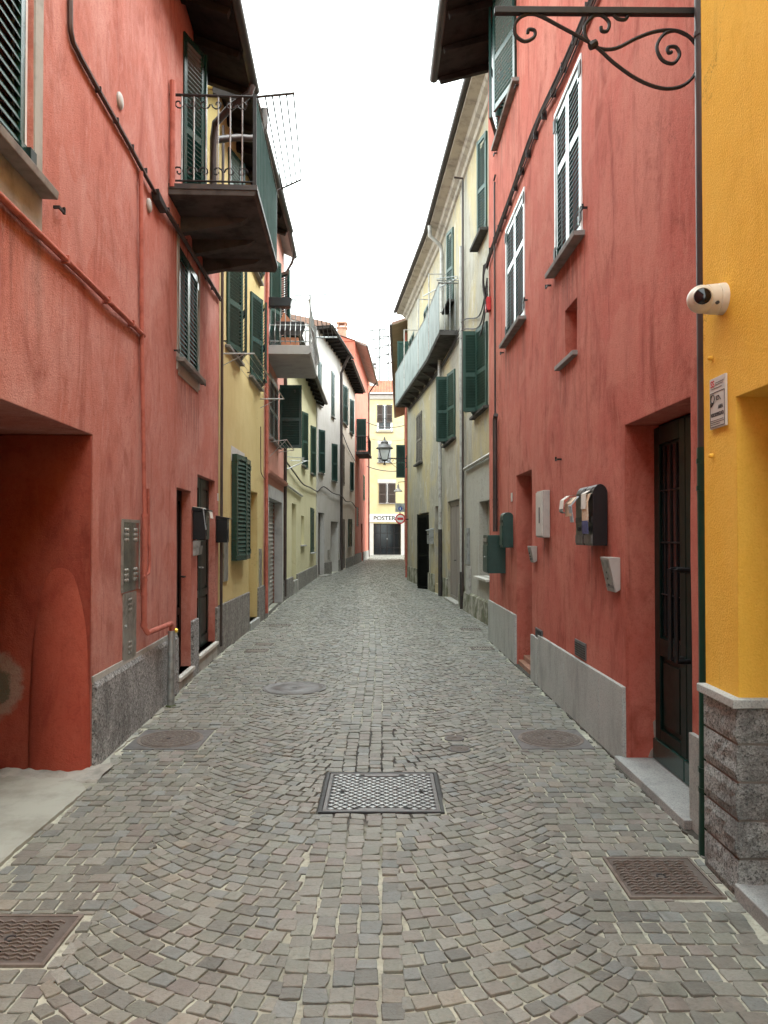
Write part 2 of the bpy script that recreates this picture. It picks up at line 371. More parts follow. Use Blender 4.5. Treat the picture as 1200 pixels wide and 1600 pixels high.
def text(parent, body, fr, a, b, c, size, mat, name='lettering', width=None, align='LEFT', bold=0, height=None):
    # lettering in the frame's a/c plane, standing proud of b
    cu = bpy.data.curves.new('t', 'FONT'); cu.body = body; cu.size = size; cu.extrude = .0006; cu.offset = bold; cu.align_x = align
    ob = bpy.data.objects.new('t', cu); C.objects.link(ob); bpy.context.view_layer.update()
    me = bpy.data.meshes.new_from_object(ob.evaluated_get(bpy.context.evaluated_depsgraph_get())); bpy.data.objects.remove(ob)
    xs = [v.co.x for v in me.vertices]; ys = [v.co.y for v in me.vertices]
    kx = width/(max(xs)-min(xs)) if width else 1; ky = height/(max(ys)-min(ys)) if height else 1
    x0 = min(xs) if align == 'LEFT' else 0
    off = org[parent.name]
    for v in me.vertices: v.co = fr.P(a+(v.co.x-x0)*kx, b+v.co.z, c+v.co.y*ky) - off
    me.materials.append(M[mat]); o = bpy.data.objects.new(name, me); C.objects.link(o); o.parent = parent; org[o.name] = off; return o
def smoothpath(pts, n=4):
    # Catmull-Rom
    out = []; P = [Vector(p) for p in pts]
    for i in range(len(P)-1):
        p0 = P[max(i-1, 0)]; p1 = P[i]; p2 = P[i+1]; p3 = P[min(i+2, len(P)-1)]
        for k in range(n):
            t_ = k/n; out.append(tuple(.5*((2*p1)+(p2-p0)*t_+(2*p0-5*p1+4*p2-p3)*t_*t_+(3*p1-p0-3*p2+p3)*t_**3)))
    out.append(tuple(P[-1])); return out

# ------------------------------------------------------------------ building helpers
def wall(H, W, s0, s1, z0, z1, mat, opens=(), voids=(), D=5.0, step=.45, amp=.004, name='wall', top=True, jamb_skip=()):
    """street front with real openings (s0,s1,z0,z1,depth,back), reveals, side walls and back"""
    mb = MB(W)
    ss = {s0, s1}; zs = {z0, z1}
    for o in list(opens)+list(voids):
        ss |= {max(s0, o[0]), min(s1, o[1])}; zs |= {max(z0, o[2]), min(z1, o[3])}
    def fill(q, lo, hi):
        q = sorted(q); out = []
        for a, b_ in zip(q, q[1:]):
            k = max(1, int(math.ceil((b_-a)/step))); out += [a+(b_-a)*i/k for i in range(k)]
        return out+[q[-1]]
    ss = fill(ss, s0, s1); zs = fill(zs, z0, z1)
    def dsp(s, z):
        w = W.P(s, 0, z); return amp*noise.noise(w*1.3)*1.6
    idx = {}
    def vid(i, j):
        if (i, j) not in idx: idx[i, j] = mb.p(ss[i], dsp(ss[i], zs[j]), zs[j])
        return idx[i, j]
    for i in range(len(ss)-1):
        for j in range(len(zs)-1):
            cs, cz = (ss[i]+ss[i+1])/2, (zs[j]+zs[j+1])/2
            if any(o[0] < cs < o[1] and o[2] < cz < o[3] for o in list(opens)+list(voids)): continue
            mb.face(vid(i, j), vid(i, j+1), vid(i+1, j+1), vid(i+1, j))
    for o in opens:
        a, b_, c, e, dp = o[:5]
        def line(p, q):
            k = max(1, int(math.ceil(max(abs(q[0]-p[0]), abs(q[1]-p[1]))/.3)))
            for m_ in range(k):
                x0 = p[0]+(q[0]-p[0])*m_/k; y0 = p[1]+(q[1]-p[1])*m_/k; x1 = p[0]+(q[0]-p[0])*(m_+1)/k; y1 = p[1]+(q[1]-p[1])*(m_+1)/k
                mb.quad((x0, dsp(x0, y0), y0), (x1, dsp(x1, y1), y1), (x1, -dp, y1), (x0, -dp, y0))
        line((a, c), (a, e)); line((a, e), (b_, e)); line((b_, e), (b_, c))
        if c > z0+.01: line((b_, c), (a, c))
        if len(o) < 6 or o[5]: mb.quad((a, -dp, c), (b_, -dp, c), (b_, -dp, e), (a, -dp, e))
    for s_ in (s0, s1):
        for a, b_ in zip(zs, zs[1:]):
            if any(v[0]-1e-6 <= s_ <= v[1]+1e-6 and v[2] < (a+b_)/2 < v[3] for v in voids): continue
            mb.quad((s_, 0, a), (s_, -D, a), (s_, -D, b_), (s_, 0, b_))
    mb.quad((s0, -D, z0), (s1, -D, z0), (s1, -D, z1), (s0, -D, z1))
    o = mb.build(name, mat, H); return o
LEAF = ['green_paint']
def leaf(H, W, sh, z0, z1, w, dirn, ang, o=.02, mat=None, slat='green_slat', near=False, pitch=.05, mid=.46, solid=0, label=None):
    """louvred shutter leaf hinged at sh; ang 0 closed, 90 square to the wall, 170 folded back"""
    mat = mat or LEAF[0]
    a = R(ang); d = W.u*dirn; u = d*math.cos(a)+W.v*math.sin(a); v = W.v*math.cos(a)-d*math.sin(a)
    F = Frame(W.P(sh, o, z0), u, v); h = z1-z0; t_ = .034; st = .055; rl = .075
    mb = MB(F)
    mb.box(0, st, 0, t_, 0, h); mb.box(w-st, w, 0, t_, 0, h)
    rails = [(0, rl), (h*mid-rl/2, h*mid+rl/2), (h-rl, h)] if mid else [(0, rl), (h-rl, h)]
    for a0, a1 in rails: mb.box(st, w-st, .003, t_-.003, a0, a1)
    gaps = [(rails[k][1], rails[k+1][0]) for k in range(len(rails)-1)]
    # hinges
    for c in (.12, h-.12): mb.box(-.012, .06, t_, t_+.008, c-.04, c+.04)
    def slatmesh(m_, z):
        x0, x1 = st-.004, w-st+.004; tk = .007
        q = [(.002, z+pitch*1.12), (t_-.002, z+.004), (t_-.002, z+.004-tk), (.002, z+pitch*1.12-tk)]
        i = [m_.p(x, b_, c) for x in (x0, x1) for b_, c in q]
        for f in ((0, 1, 2, 3), (7, 6, 5, 4), (0, 4, 5, 1), (1, 5, 6, 2), (2, 6, 7, 3), (3, 7, 4, 0)): m_.face(*[i[k] for k in f])
    # thin panel behind so no light passes straight through
    zz = []
    for g0, g1 in gaps:
        n = max(1, int((g1-g0)/pitch)); pp = (g1-g0)/n; zz += [g0+pp*k for k in range(n)]
    if not near:
        for z in zz: slatmesh(mb, z)
    s = mb.build('shutter', mat, H, label=label)
    if near:
        m2 = MB(F); slatmesh(m2, 0); me = m2.mesh('slat', slat, F.P(0, 0, 0))
        for z in zz: inst(me, 'slat', s, F.P(0, 0, z))
    return s
def pair(H, W, s0, s1, z0, z1, a0, a1, **k):
    w = (s1-s0)/2-.003
    leaf(H, W, s0, z0, z1, w, 1, a0, **k); leaf(H, W, s1, z0, z1, w, -1, a1, **k)
def window(H, W, s0, s1, z0, z1, o=-.1, mat='white_frame', mull=1, rails=(.5,)):
    mb = MB(W); t_ = .05
    mb.box(s0, s1, o-.05, o, z0, z0+t_); mb.box(s0, s1, o-.05, o, z1-t_, z1); mb.box(s0, s0+t_, o-.05, o, z0+t_, z1-t_); mb.box(s1-t_, s1, o-.05, o, z0+t_, z1-t_)
    w = (s1-s0)/(mull+1)
    for k in range(1, mull+1): mb.box(s0+w*k-.04, s0+w*k+.04, o-.045, o+.005, z0+t_, z1-t_)
    f = mb.build('window', mat, H)
    for k in range(mull+1): MB(W).box(s0+w*k+.04, s0+w*(k+1)-.04, o-.035, o-.025, z0+t_-.01, z1-t_+.01).build('pane', 'glass_dark', f)
    return f
def sill(H, W, s0, s1, z, out=.07, th=.04, mat='sill_stone', back=-.1):
    return MB(W).prism([(back, z-th), (out, z-th-.008), (out+.006, z-.012), (back, z+.004)], s0, s1, 'a').build('sill', mat, H, bevel=.004)
def door(H, W, s0, s1, z0, z1, o, mat, leaves=2, rows=((.06, .3), (.34, .94)), handle=True, hmat='iron'):
    mb = MB(W); mb.box(s0, s1, o-.06, o, z0, z1); w = (s1-s0)/leaves; h = z1-z0
    for k in range(leaves):
        a, b_ = s0+w*k, s0+w*(k+1)
        mb.box(a+.012, a+.1, o, o+.018, z0, z1); mb.box(b_-.1, b_-.012, o, o+.018, z0, z1)
        edges = [0]+[q for r_ in rows for q in r_]+[1]
        for c0, c1 in zip(edges[::2], edges[1::2]): mb.box(a+.1, b_-.1, o, o+.018, z0+h*c0, z0+h*c1)
        for r0, r1 in rows: mb.box(a+.13, b_-.13, o, o+.01, z0+h*r0+.03, z0+h*r1-.03)
    d = mb.build('door', mat, H)
    if handle:
        MB(W).tube([(s0+w-.06, o+.015, z0+1.0), (s0+w-.06, o+.07, z0+1.0), (s0+w-.16, o+.07, z0+1.0)], .011, 6).build('handle', hmat, d)
    return d
def eave(H, W, s0, s1, zw, ze, over, D=5.0, slope=.32, th=.09, mat='tile_old', under='wood_dark', rafters=.6, gut='dark_metal', gr=.06, fascia=True, rise=None):
    """pitched roof with overhang: boards below, tiles above, rafters, gutter"""
    mb = MB(W); k = (zw-ze)/over
    mb.prism([(over, ze+.03), (over, ze+.03+th), (-D*.5, zw+th+.03+slope*D*.5), (-D*.5, zw+.03+slope*D*.5), (0, zw+.03)], s0, s1, 'a')
    mb.prism([(-D*.5, zw+th+.03+slope*D*.5), (-D, zw+th+.03), (-D, zw), (-D*.5, zw+.03+slope*D*.5)], s0, s1, 'a')
    ro = mb.build('roof', mat, H)
    MB(W).prism([(over-.01, ze+.005), (over-.01, ze+.03), (.0, zw+.03), (0, zw+.005)], s0+.01, s1-.01, 'a').build('soffit', under, H)
    if rafters:
        n = max(2, int((s1-s0)/rafters)); r0 = MB(W)
        r0.prism([(-.05, zw+.005), (-.05, zw-.10), (over-.06, ze-.07), (over-.03, ze+.004)], -.04, .04, 'a')
        me = r0.mesh('rafter', under, W.P(0, 0, 0))
        for i in range(n+1): inst(me, 'rafter', H, W.P(s0+.06+(s1-s0-.12)*i/n, 0, 0))
    if gut:
        mb = MB(W); pr = []
        for j in range(9):
            an = math.pi+math.pi*j/8; pr.append((over+gr*.6+gr*math.cos(an), ze+.05+gr*math.sin(an)))
        for j in range(8, -1, -1):
            an = math.pi+math.pi*j/8; pr.append((over+gr*.6+(gr-.008)*math.cos(an), ze+.054+(gr-.008)*math.sin(an)))
        a = [mb.p(s0-.02, *q) for q in pr]; b_ = [mb.p(s1+.02, *q) for q in pr]; n = len(pr)
        for k_ in range(n): mb.face(a[k_], b_[k_], b_[(k_+1) % n], a[(k_+1) % n])
        # end stops
        for e_ in (a, b_): mb.face(*e_[:9])
        mb.build('gutter', gut, H, smooth=True)
    return ro
def gable(H, W, s, zw, D, slope, mat):
    """side gable triangle above the wall top"""
    MB(W).prism([(0, zw), (-D*.5, zw+slope*D*.5), (-D, zw)], s, s+.05, 'a').build('gable', mat, H)
def downpipe(H, W, pts, r, mat, clips=(), label=None, n=10):
    p = MB(W).tube(pts, r, n).build('drainpipe', mat, H, smooth=True, label=label)
    for (s_, o_, z_) in clips:
        MB(W).lathe([(r+.004, -.012), (r+.004, .012)], (s_, o_, z_), (0, 0, 1), 10).build('clip', mat, p)
    return p
def dado(H, W, spans, z, mat, out=.025, name='plinth', zb=-.02):
    for a, b_ in spans: MB(W).box(a, b_, -.02, out, zb, z if not isinstance(z, tuple) else z[0]).build(name, mat, H, bevel=.006)

# ------------------------------------------------------------------ the plan of the street (metres; x right, y away from the camera)
L1 = Wall((-1.812, 1.0), (-2.24, 10.2), 'L'); L2 = Wall((-2.24, 10.2), (-2.30, 14.4), 'L'); L3 = Wall((-2.30, 14.4), (-2.46, 18.5), 'L')
L4 = Wall((-2.48, 18.5), (-2.57, 28.6), 'L'); L5 = Wall((-2.53, 28.6), (-1.96, 33.9), 'L'); L6 = Wall((-1.96, 33.9), (-1.6, 41.5), 'L')
L7 = Wall((-1.6, 41.5), (-1.08, 52.5), 'L'); EN = Wall((-1.6, 59), (1.9, 59), 'L')
R0 = Wall((1.58, 1.0), (1.58, 3.72), 'R'); R1 = Wall((1.70, 3.72), (1.62, 11.6), 'R'); R2 = Wall((2.0, 11.7), (1.55, 20.0), 'R')
R2b = Wall((1.55, 20.0), (.86, 27.0), 'R'); R3 = Wall((.86, 27.6), (1.35, 50), 'R')
LEFT = [(-1.72, -1), (-1.812, 1), (-2.24, 10.2), (-2.30, 14.4), (-2.46, 18.5), (-2.57, 28.6), (-1.96, 33.9), (-1.6, 41.5), (-1.08, 52.5), (-1.2, 53), (-2.4, 60)]
RIGHT = [(1.58, -1), (1.58, 3.7), (1.69, 3.75), (1.62, 11.6), (1.98, 11.8), (1.55, 20), (.86, 27), (.88, 28), (1.35, 50), (2.4, 60)]
def xat(poly, y):
    for (x0, y0), (x1, y1) in zip(poly, poly[1:]):
        if y0 <= y <= y1: return x0+(x1-x0)*(y-y0)/(y1-y0)
    return poly[-1][0]
def centre(y):
    q = 0; 
    for k in (-2, -1, 0, 1, 2): q += (xat(LEFT, max(0, min(58, y+k*1.2)))+xat(RIGHT, max(0, min(58, y+k*1.2))))/2
    return q/5
C0 = -.15
def shift(y):
    f = min(1, max(0, (y-10)/5)); return (centre(y)-C0)*f

# ground sheet and the bed of the paving
g_ = MB(); g_.quad((-300, -300, -.06), (300, -300, -.06), (300, 300, -.06), (-300, 300, -.06))
g_.build('ground', 'earth', base=(0, 0, 0), kind='structure', label='bare ground under and around the houses')
st = MB(); ys = [-1+i*.6 for i in range(103)]
for a, b_ in zip(ys, ys[1:]): st.quad((xat(LEFT, a)-.5, a, -.0085), (xat(RIGHT, a)+.5, a, -.0085), (xat(RIGHT, b_)+.5, b_, -.0085), (xat(LEFT, b_)-.5, b_, -.0085))
street = st.build('street', 'joint_sand', base=(0, 0, 0), kind='structure', label='narrow lane paved with porphyry setts in arcs')

# covers let into the paving: (kind, x0, x1, y0, y1) or circles
RECTS = [(-.385, .355, 4.375, 5.12), (-1.965, -1.385, 5.66, 6.25), (1.03, 1.585, 5.67, 6.25), (1.08, 1.52, 3.355, 3.785), (-1.70, -1.26, 2.83, 3.215),
         (-1.93, -1.60, 10.35, 10.62), (-1.90, -1.62, 11.0, 11.25), (1.22, 1.56, 10.55, 10.85), (1.30, 1.66, 12.75, 13.0), (-.95, -.5, 24.6, 24.95), (-2.05, -1.65, 13.3, 13.55), (.2, .6, 31.0, 31.4)]
CIRCS = [(-.937, 7.94, .335), (.555, 5.98, .085), (.565, 5.68, .09)]
def area(p): return abs(sum(p[i][0]*p[(i+1) % len(p)][1]-p[(i+1) % len(p)][0]*p[i][1] for i in range(len(p))))/2
def clip(p, nx, ny, d):          # keep nx*x+ny*y >= d
    out = []
    for i in range(len(p)):
        a, b_ = p[i], p[(i+1) % len(p)]; fa = nx*a[0]+ny*a[1]-d; fb = nx*b_[0]+ny*b_[1]-d
        if fa >= 0: out.append(a)
        if (fa >= 0) != (fb >= 0):
            t_ = fa/(fa-fb); out.append((a[0]+(b_[0]-a[0])*t_, a[1]+(b_[1]-a[1])*t_))
    return out
rs = random.Random(11)
stones = []
def put(poly, full=.009):
    if len(poly) < 3: return
    cx = sum(q[0] for q in poly)/len(poly); cy = sum(q[1] for q in poly)/len(poly)
    if not (1.9 < cy < 58.9): return
    ml, mr = xat(LEFT, cy)+.03, xat(RIGHT, cy)-.02
    if cx < ml+.03 or cx > mr-.03: return
    poly = clip(poly, 1, 0, ml+.02*math.sin(cy*7)); 
    if len(poly) >= 3: poly = clip(poly, -1, 0, -mr)
    if 3.2 < cy < 4.95 and len(poly) >= 3: poly = clip(poly, 1, 0, -1.86+.025*math.sin(cy*9))
    for x0, x1, y0, y1 in RECTS:
        if len(poly) < 3: return
        if x0-.1 < cx < x1+.1 and y0-.1 < cy < y1+.1:
            g = .006; best = max((clip(poly, 1, 0, x1+g), clip(poly, -1, 0, -x0+g), clip(poly, 0, 1, y1+g), clip(poly, 0, -1, -y0+g)), key=lambda q: area(q) if len(q) > 2 else 0)
            inside = any(x0-g < q[0] < x1+g and y0-g < q[1] < y1+g for q in poly+[(cx, cy)])
            if inside: poly = best
    for x, y, r_ in CIRCS:
        if len(poly) < 3: return
        dx, dy = cx-x, cy-y; dd = math.hypot(dx, dy)
        if dd < r_+.1: dd = dd or 1e-6; poly = clip(poly, dx/dd, dy/dd, (dx*x+dy*y)/dd+r_+.008)
    if len(poly) < 3 or area(poly) < .0016: return
    stones.append(poly)
RA = 1.42; PITCH = .086; HB = 1.05
def warp(u, y): return (u+C0+shift(y), y)
def quadstone(p):
    put([warp(*q) for q in p])
# centre strip: straight courses running with the lane
for k in range(5):
    y = 1.8+rs.random()*.1  # columns
    while y < 58.8:
        h = rs.uniform(.072, .100); e = .0035
        u0 = -.225+.09*k+.012*noise.noise(Vector((y*2.3, k*3.1, 4))); e = .007; j = lambda: rs.uniform(-e, e)
        quadstone([(u0+j(), y+j()), (u0+.09+j(), y+j()), (u0+.09+j(), y+h+j()), (u0+j(), y+h+j())]); y += h
# arcs: crowns on the centre line and along both walls, valleys between
def arcs(cu, lo, hi):
    k = 0; y0 = 1.0
    while y0+k*PITCH < 59.5:
        yk = y0+k*PITCH; a = math.asin(max(-1, min(1, (lo-cu)/RA))); aend = math.asin(min(1, (hi-cu)/RA)); a -= rs.random()*.07
        while a < aend:
            da = rs.uniform(.050, .072)*(1.0 if abs(a) < .45 else 1.08); b_ = a+da; e = .006; j = lambda: rs.uniform(-e, e)
            def pt(an, lvl): 
                rr_ = lvl*PITCH*math.cos(an)
                return (cu+math.sin(an)*RA-math.sin(an)*rr_+j(), yk+RA-RA*math.cos(an)+math.cos(an)*rr_+j())
            q = [pt(a, 0), pt(b_, 0), pt(b_, 1), pt(a, 1)]
            mx = sum(p_[0] for p_ in q)/4
            if lo-.02 < mx < hi+.02:
                q = clip(q, 1, 0, lo-.022)
                if len(q) > 2: q = clip(q, -1, 0, -hi-.022)
            else: q = []
            if len(q) > 2 and area(q) > .0015: quadstone(q)
            a = b_
        k += 1
arcs(0, -HB, -.228); arcs(0, .228, HB)
# level courses along both walls
def band(lo, hi):
    y = 1.7
    while y < 59:
        h = rs.uniform(.078, .096); u = lo-rs.random()*.08
        while u < hi:
            w = rs.uniform(.074, .108); e = .006; j = lambda: rs.uniform(-e, e)
            q = clip([(u+j(), y+j()), (u+w+j(), y+j()), (u+w+j(), y+h+j()), (u+j(), y+h+j())], 1, 0, lo-.02)
            if len(q) > 2: q = clip(q, -1, 0, -hi-.02)
            if len(q) > 2 and area(q) > .0015: quadstone(q)
            u += w
        y += h
band(-2.3, -HB); band(HB, 2.2)

TONES = [((.215, .218, .192), 7), ((.210, .200, .176), 4.5), ((.198, .214, .206), 3), ((.25, .232, .192), .8), ((.205, .214, .182), 4), ((.218, .196, .178), 1.6), ((.160, .163, .148), 2.4), ((.255, .255, .228), 2)]
TW = [w for _, w in TONES]
def stonegeo(poly, fine):
    n = len(poly); cx = sum(q[0] for q in poly)/n; cy = sum(q[1] for q in poly)/n
    if sum(poly[i][0]*poly[(i+1) % n][1]-poly[(i+1) % n][0]*poly[i][1] for i in range(n)) < 0: poly = poly[::-1]
    rm = sum(math.hypot(q[0]-cx, q[1]-cy) for q in poly)/n; g = rs.uniform(.0024, .0066); k = max(.6, 1-g*1.35/rm)
    poly = [(cx+(q[0]-cx)*k, cy+(q[1]-cy)*k) for q in poly]
    out = []
    if fine:
        for i in range(n):
            a, b_ = poly[i], poly[(i+1) % n]; L = math.hypot(b_[0]-a[0], b_[1]-a[1])
            if L < .02: out.append(((a[0]+b_[0])/2, (a[1]+b_[1])/2)); continue
            for t_ in (rs.uniform(.02, .10), rs.uniform(.35, .65), 1-rs.uniform(.02, .10)):
                jx = .0027; out.append((a[0]+(b_[0]-a[0])*t_+rs.uniform(-jx, jx), a[1]+(b_[1]-a[1])*t_+rs.uniform(-jx, jx)))
    else: out = poly
    m_ = len(out); zt = rs.uniform(-.003, .003); tx = rs.uniform(-.05, .05); ty = rs.uniform(-.05, .05)
    rings = [(1, -.03, 0), (1, -.0018, 1), (.945, 0, 1)] if fine else [(1, -.02, 0), (.95, 0, 1)]
    V = []; Fc = []
    for k, dz, tl in rings:
        for q in out:
            dx, dy = (q[0]-cx)*k, (q[1]-cy)*k; V.append((cx+dx, cy+dy, dz+(zt+tx*dx+ty*dy)*tl+(rs.uniform(-.0006, .0006) if fine and k < 1 else 0)))
    for r_ in range(len(rings)-1):
        for i in range(m_): Fc.append((r_*m_+i, r_*m_+(i+1) % m_, (r_+1)*m_+(i+1) % m_, (r_+1)*m_+i))
    b0 = (len(rings)-1)*m_
    if fine:
        V.append((cx, cy, zt+.0016)); Fc += [(b0+i, b0+(i+1) % m_, len(V)-1) for i in range(m_)]
    else: Fc.append(tuple(range(b0, b0+m_)))
    return V, Fc, (cx, cy)
def stonemesh(name, V, Fc, cols, off=(0, 0, 0)):
    me = bpy.data.meshes.new(name); me.from_pydata([(v[0]-off[0], v[1]-off[1], v[2]-off[2]) for v in V], [], Fc)
    ca = me.color_attributes.new('stone_col', 'FLOAT_COLOR', 'POINT'); ca.data.foreach_set('color', [x for c in cols for x in c])
    me.materials.append(M['porphyry']); me.update(); return me
def inview(p):
    x, y = p; 
    if y < 2.35: return 0
    px = 600+1180*x/y; py = 836+1180*1.6/y
    return area_px(y) if 5 < px < 1195 and py < 1585 else 0
def area_px(y): return 1/y**3
cand = sorted(range(len(stones)), key=lambda i: -inview((sum(q[0] for q in stones[i])/len(stones[i]), sum(q[1] for q in stones[i])/len(stones[i]))))
single = set(cand[:300])
BV, BF, BC = [], [], []
for i, poly in enumerate(stones):
    cyy = poly[0][1]; V, Fc, c = stonegeo(poly, cyy < 13)
    tone = rs.choices(TONES, TW)[0][0]; f = rs.uniform(.74, 1.10); col = (tone[0]*f, tone[1]*f, tone[2]*f, 1)
    if i in single:
        me = stonemesh('cobblestone', V, Fc, [col]*len(V), (c[0], c[1], 0))
        o = bpy.data.objects.new('cobblestone', me); C.objects.link(o); o.parent = street; o.location = (c[0], c[1], 0)
    else:
        b0 = len(BV); BV += V; BF += [tuple(k+b0 for k in f_) for f_ in Fc]; BC += [col]*len(V)
o = bpy.data.objects.new('cobblestones', stonemesh('cobblestones', BV, BF, BC)); C.objects.link(o); o.parent = street; tag(o, kind='stuff')

# cement strips, and dark strips painting contact shade, along the foot of the houses and the driveway slab in the passage mouth
def strip(name, pts, mat, z, label=None, parent=None):
    mb = MB(); mb.prism(pts, z-.03, z, 'c'); return mb.build(name, mat, parent, base=None if parent else (0, 0, 0), label=label, kind=None if parent else 'structure')
rr2 = random.Random(3)
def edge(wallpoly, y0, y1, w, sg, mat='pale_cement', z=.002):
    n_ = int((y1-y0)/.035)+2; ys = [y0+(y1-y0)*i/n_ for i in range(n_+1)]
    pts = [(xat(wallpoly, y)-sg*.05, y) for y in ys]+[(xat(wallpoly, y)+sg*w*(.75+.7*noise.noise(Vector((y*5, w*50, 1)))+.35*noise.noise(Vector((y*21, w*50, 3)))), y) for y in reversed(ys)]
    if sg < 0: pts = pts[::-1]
    strip('cement_and_shade_strip', pts[::-1], mat, z, parent=street)
for p_, a_, c_, g_s in ((LEFT, 5.3, 10.2, 1), (LEFT, 10.2, 28, 1), (RIGHT, 5.3, 11.5, -1), (RIGHT, 12, 19.9, -1), (RIGHT, 3.8, 5.3, -1)): edge(p_, a_, c_, .036 if a_ != 3.8 else .085, g_s, 'moss_and_shade' if a_ in (12,) else 'dirt_and_shade', .0045)  # dark dirt and moss strips, also painting contact shadow at the wall foot
edge(LEFT, 5.3, 7.0, .085, 1); edge(LEFT, 7.0, 10.2, .05, 1); edge(RIGHT, 3.76, 5.3, .10, -1); edge(RIGHT, 5.3, 9.0, .03, -1); edge(LEFT, 10.2, 18, .05, 1, z=.003); edge(RIGHT, 12.2, 19.9, .05, -1)
ap = [(-1.865, 3.05+.06*k) for k in range(1)]+[(-1.862+.012*noise.noise(Vector((k*1.7, 0, 3))), 3.1+.05*k) for k in range(34)]+[(-1.93, 4.86), (-2.05, 4.95), (-2.3, 5.0), (-2.75, 5.04), (-3.1, 5.1), (-3.1, 3.0), (-2.1, 3.0), (-1.9, 3.05)]
strip('driveway', ap, 'pale_cement', .012, 'pale cement driveway slab at the mouth of the passage')
mb = MB()      # broken cement lump along the foot of the passage jamb
nx, ny = 60, 10
for i in range(nx+1):
    for j in range(ny+1):
        x = -1.86-.95*i/nx; y = 4.86+.05*math.sin(x*9)+.34*j/ny; hgt = .006+.03*(j/ny)*(.5+noise.noise(Vector((x*6, y*6, 2))))+.012*noise.noise(Vector((x*17, y*17, 5)))
        mb.p(x, y, max(-.02, hgt if 0 < j else -.02))
for i in range(nx):
    for j in range(ny): a = i*(ny+1)+j; mb.face(a, a+1, a+ny+2, a+ny+1)
mb.build('cement_patch', 'concrete', street)

# ------------------------------------------------------------------ covers in the paving
def ringbox(mb, x0, x1, y0, y1, w, z0, z1):
    mb.box(x0, x1, y0, y0+w, z0, z1); mb.box(x0, x1, y1-w, y1, z0, z1); mb.box(x0, x0+w, y0+w, y1-w, z0, z1); mb.box(x1-w, x1, y0+w, y1-w, z0, z1)
c = root('manhole_cover', (-.015, 4.75, 0), 'shiny grey square cover with raised diamonds in the middle of the lane', 'manhole cover')
mb = MB(); ringbox(mb, -.38, .35, 4.38, 5.115, .018, -.03, .004); mb.build('frame', 'cast_dark', c)
lid = MB().box(-.357, .327, 4.403, 5.092, -.03, -.004).build('lid', 'cast_dark', c)
mb = MB(); ringbox(mb, -.357, .327, 4.403, 5.092, .022, -.005, .003); mb.box(-.13, .10, 5.035, 5.07, -.005, .003); mb.box(-.15, .12, 4.425, 4.45, -.005, .0025); mb.build('rim', 'cast_grey', c, bevel=.002)
d0 = MB(); d0.prism([(-.0195, 0), (0, -.0185), (.0195, 0), (0, .0185)], -.005, .003, 'c'); dm = d0.mesh('diamond_stud', 'cast_bright', Vector((0, 0, 0)))
for j in range(22):
    for i in range(12):
        x = -.312+i*.0545+(.02725 if j % 2 else 0); y = 4.442+j*.0292
        if x > .302 or (y > 5.02 and -.16 < x < .13) or (y < 4.46 and -.16 < x < .13) or min(math.hypot(x+.26, y-4.74), math.hypot(x-.23, y-4.74)) < .03: continue
        inst(dm, 'diamond_stud', c, (x, y, 0))
for x in (-.26, .23): MB().lathe([(.02, -.005), (.02, .002), (.012, .002), (.010, -.004)], (x, 4.74, 0), n=14).build('key_hole', 'cast_dark', c)
def roundcover(cx, cy, half, r_, label, tilt=0):
    c = root('manhole_cover', (cx, cy, 0), label, 'manhole cover', 'round rusty covers in square frames')
    MB().box(cx-half, cx+half, cy-half, cy+half, -.03, .0005).build('frame', 'cast_grey', c, bevel=.002)
    MB().lathe([(r_+.028, -.01), (r_+.028, .004), (r_+.012, .004), (r_+.012, .001)], (cx, cy, 0), n=40).build('ring', 'rust_hi', c, smooth=True)
    l = MB().lathe([(r_, -.01), (r_, .004), (r_-.012, .0055), (r_-.02, .0035), (r_*.74, .0035), (r_*.73, .0055), (r_*.68, .0055), (r_*.67, .0035), (r_*.48, .0035), (r_*.47, .0055), (r_*.42, .0055), (r_*.41, .0035), (.05, .0035), (.045, .006), (.03, .006), (.028, .0035)], (cx, cy, 0), n=40).build('lid', 'rust', c, smooth=True)
    b0 = MB(); b0.box(-.007, .007, -.011, .011, 0, .0065); bm = b0.mesh('tread_stud', 'rust_hi', Vector((0, 0, 0)))
    for rr_, n in ((r_*.85, 30), (r_*.57, 20), (r_*.32, 12)):
        for k in range(n): q = inst(bm, 'tread_stud', c, (cx+rr_*math.cos(k*6.2832/n), cy+rr_*math.sin(k*6.2832/n), 0)); q.rotation_euler.z = k*6.2832/n
    MB().box(cx-.03, cx+.0, cy-.01, cy+.01, .003, .0066).build('key_slot', 'ink', c)
roundcover(-1.675, 5.955, .28, .225, 'rusty round cover in a square plate beside the speckled plinth on the left')
roundcover(1.31, 5.96, .275, .225, 'rusty round cover in a square plate beside the grey slab plinth on the right')
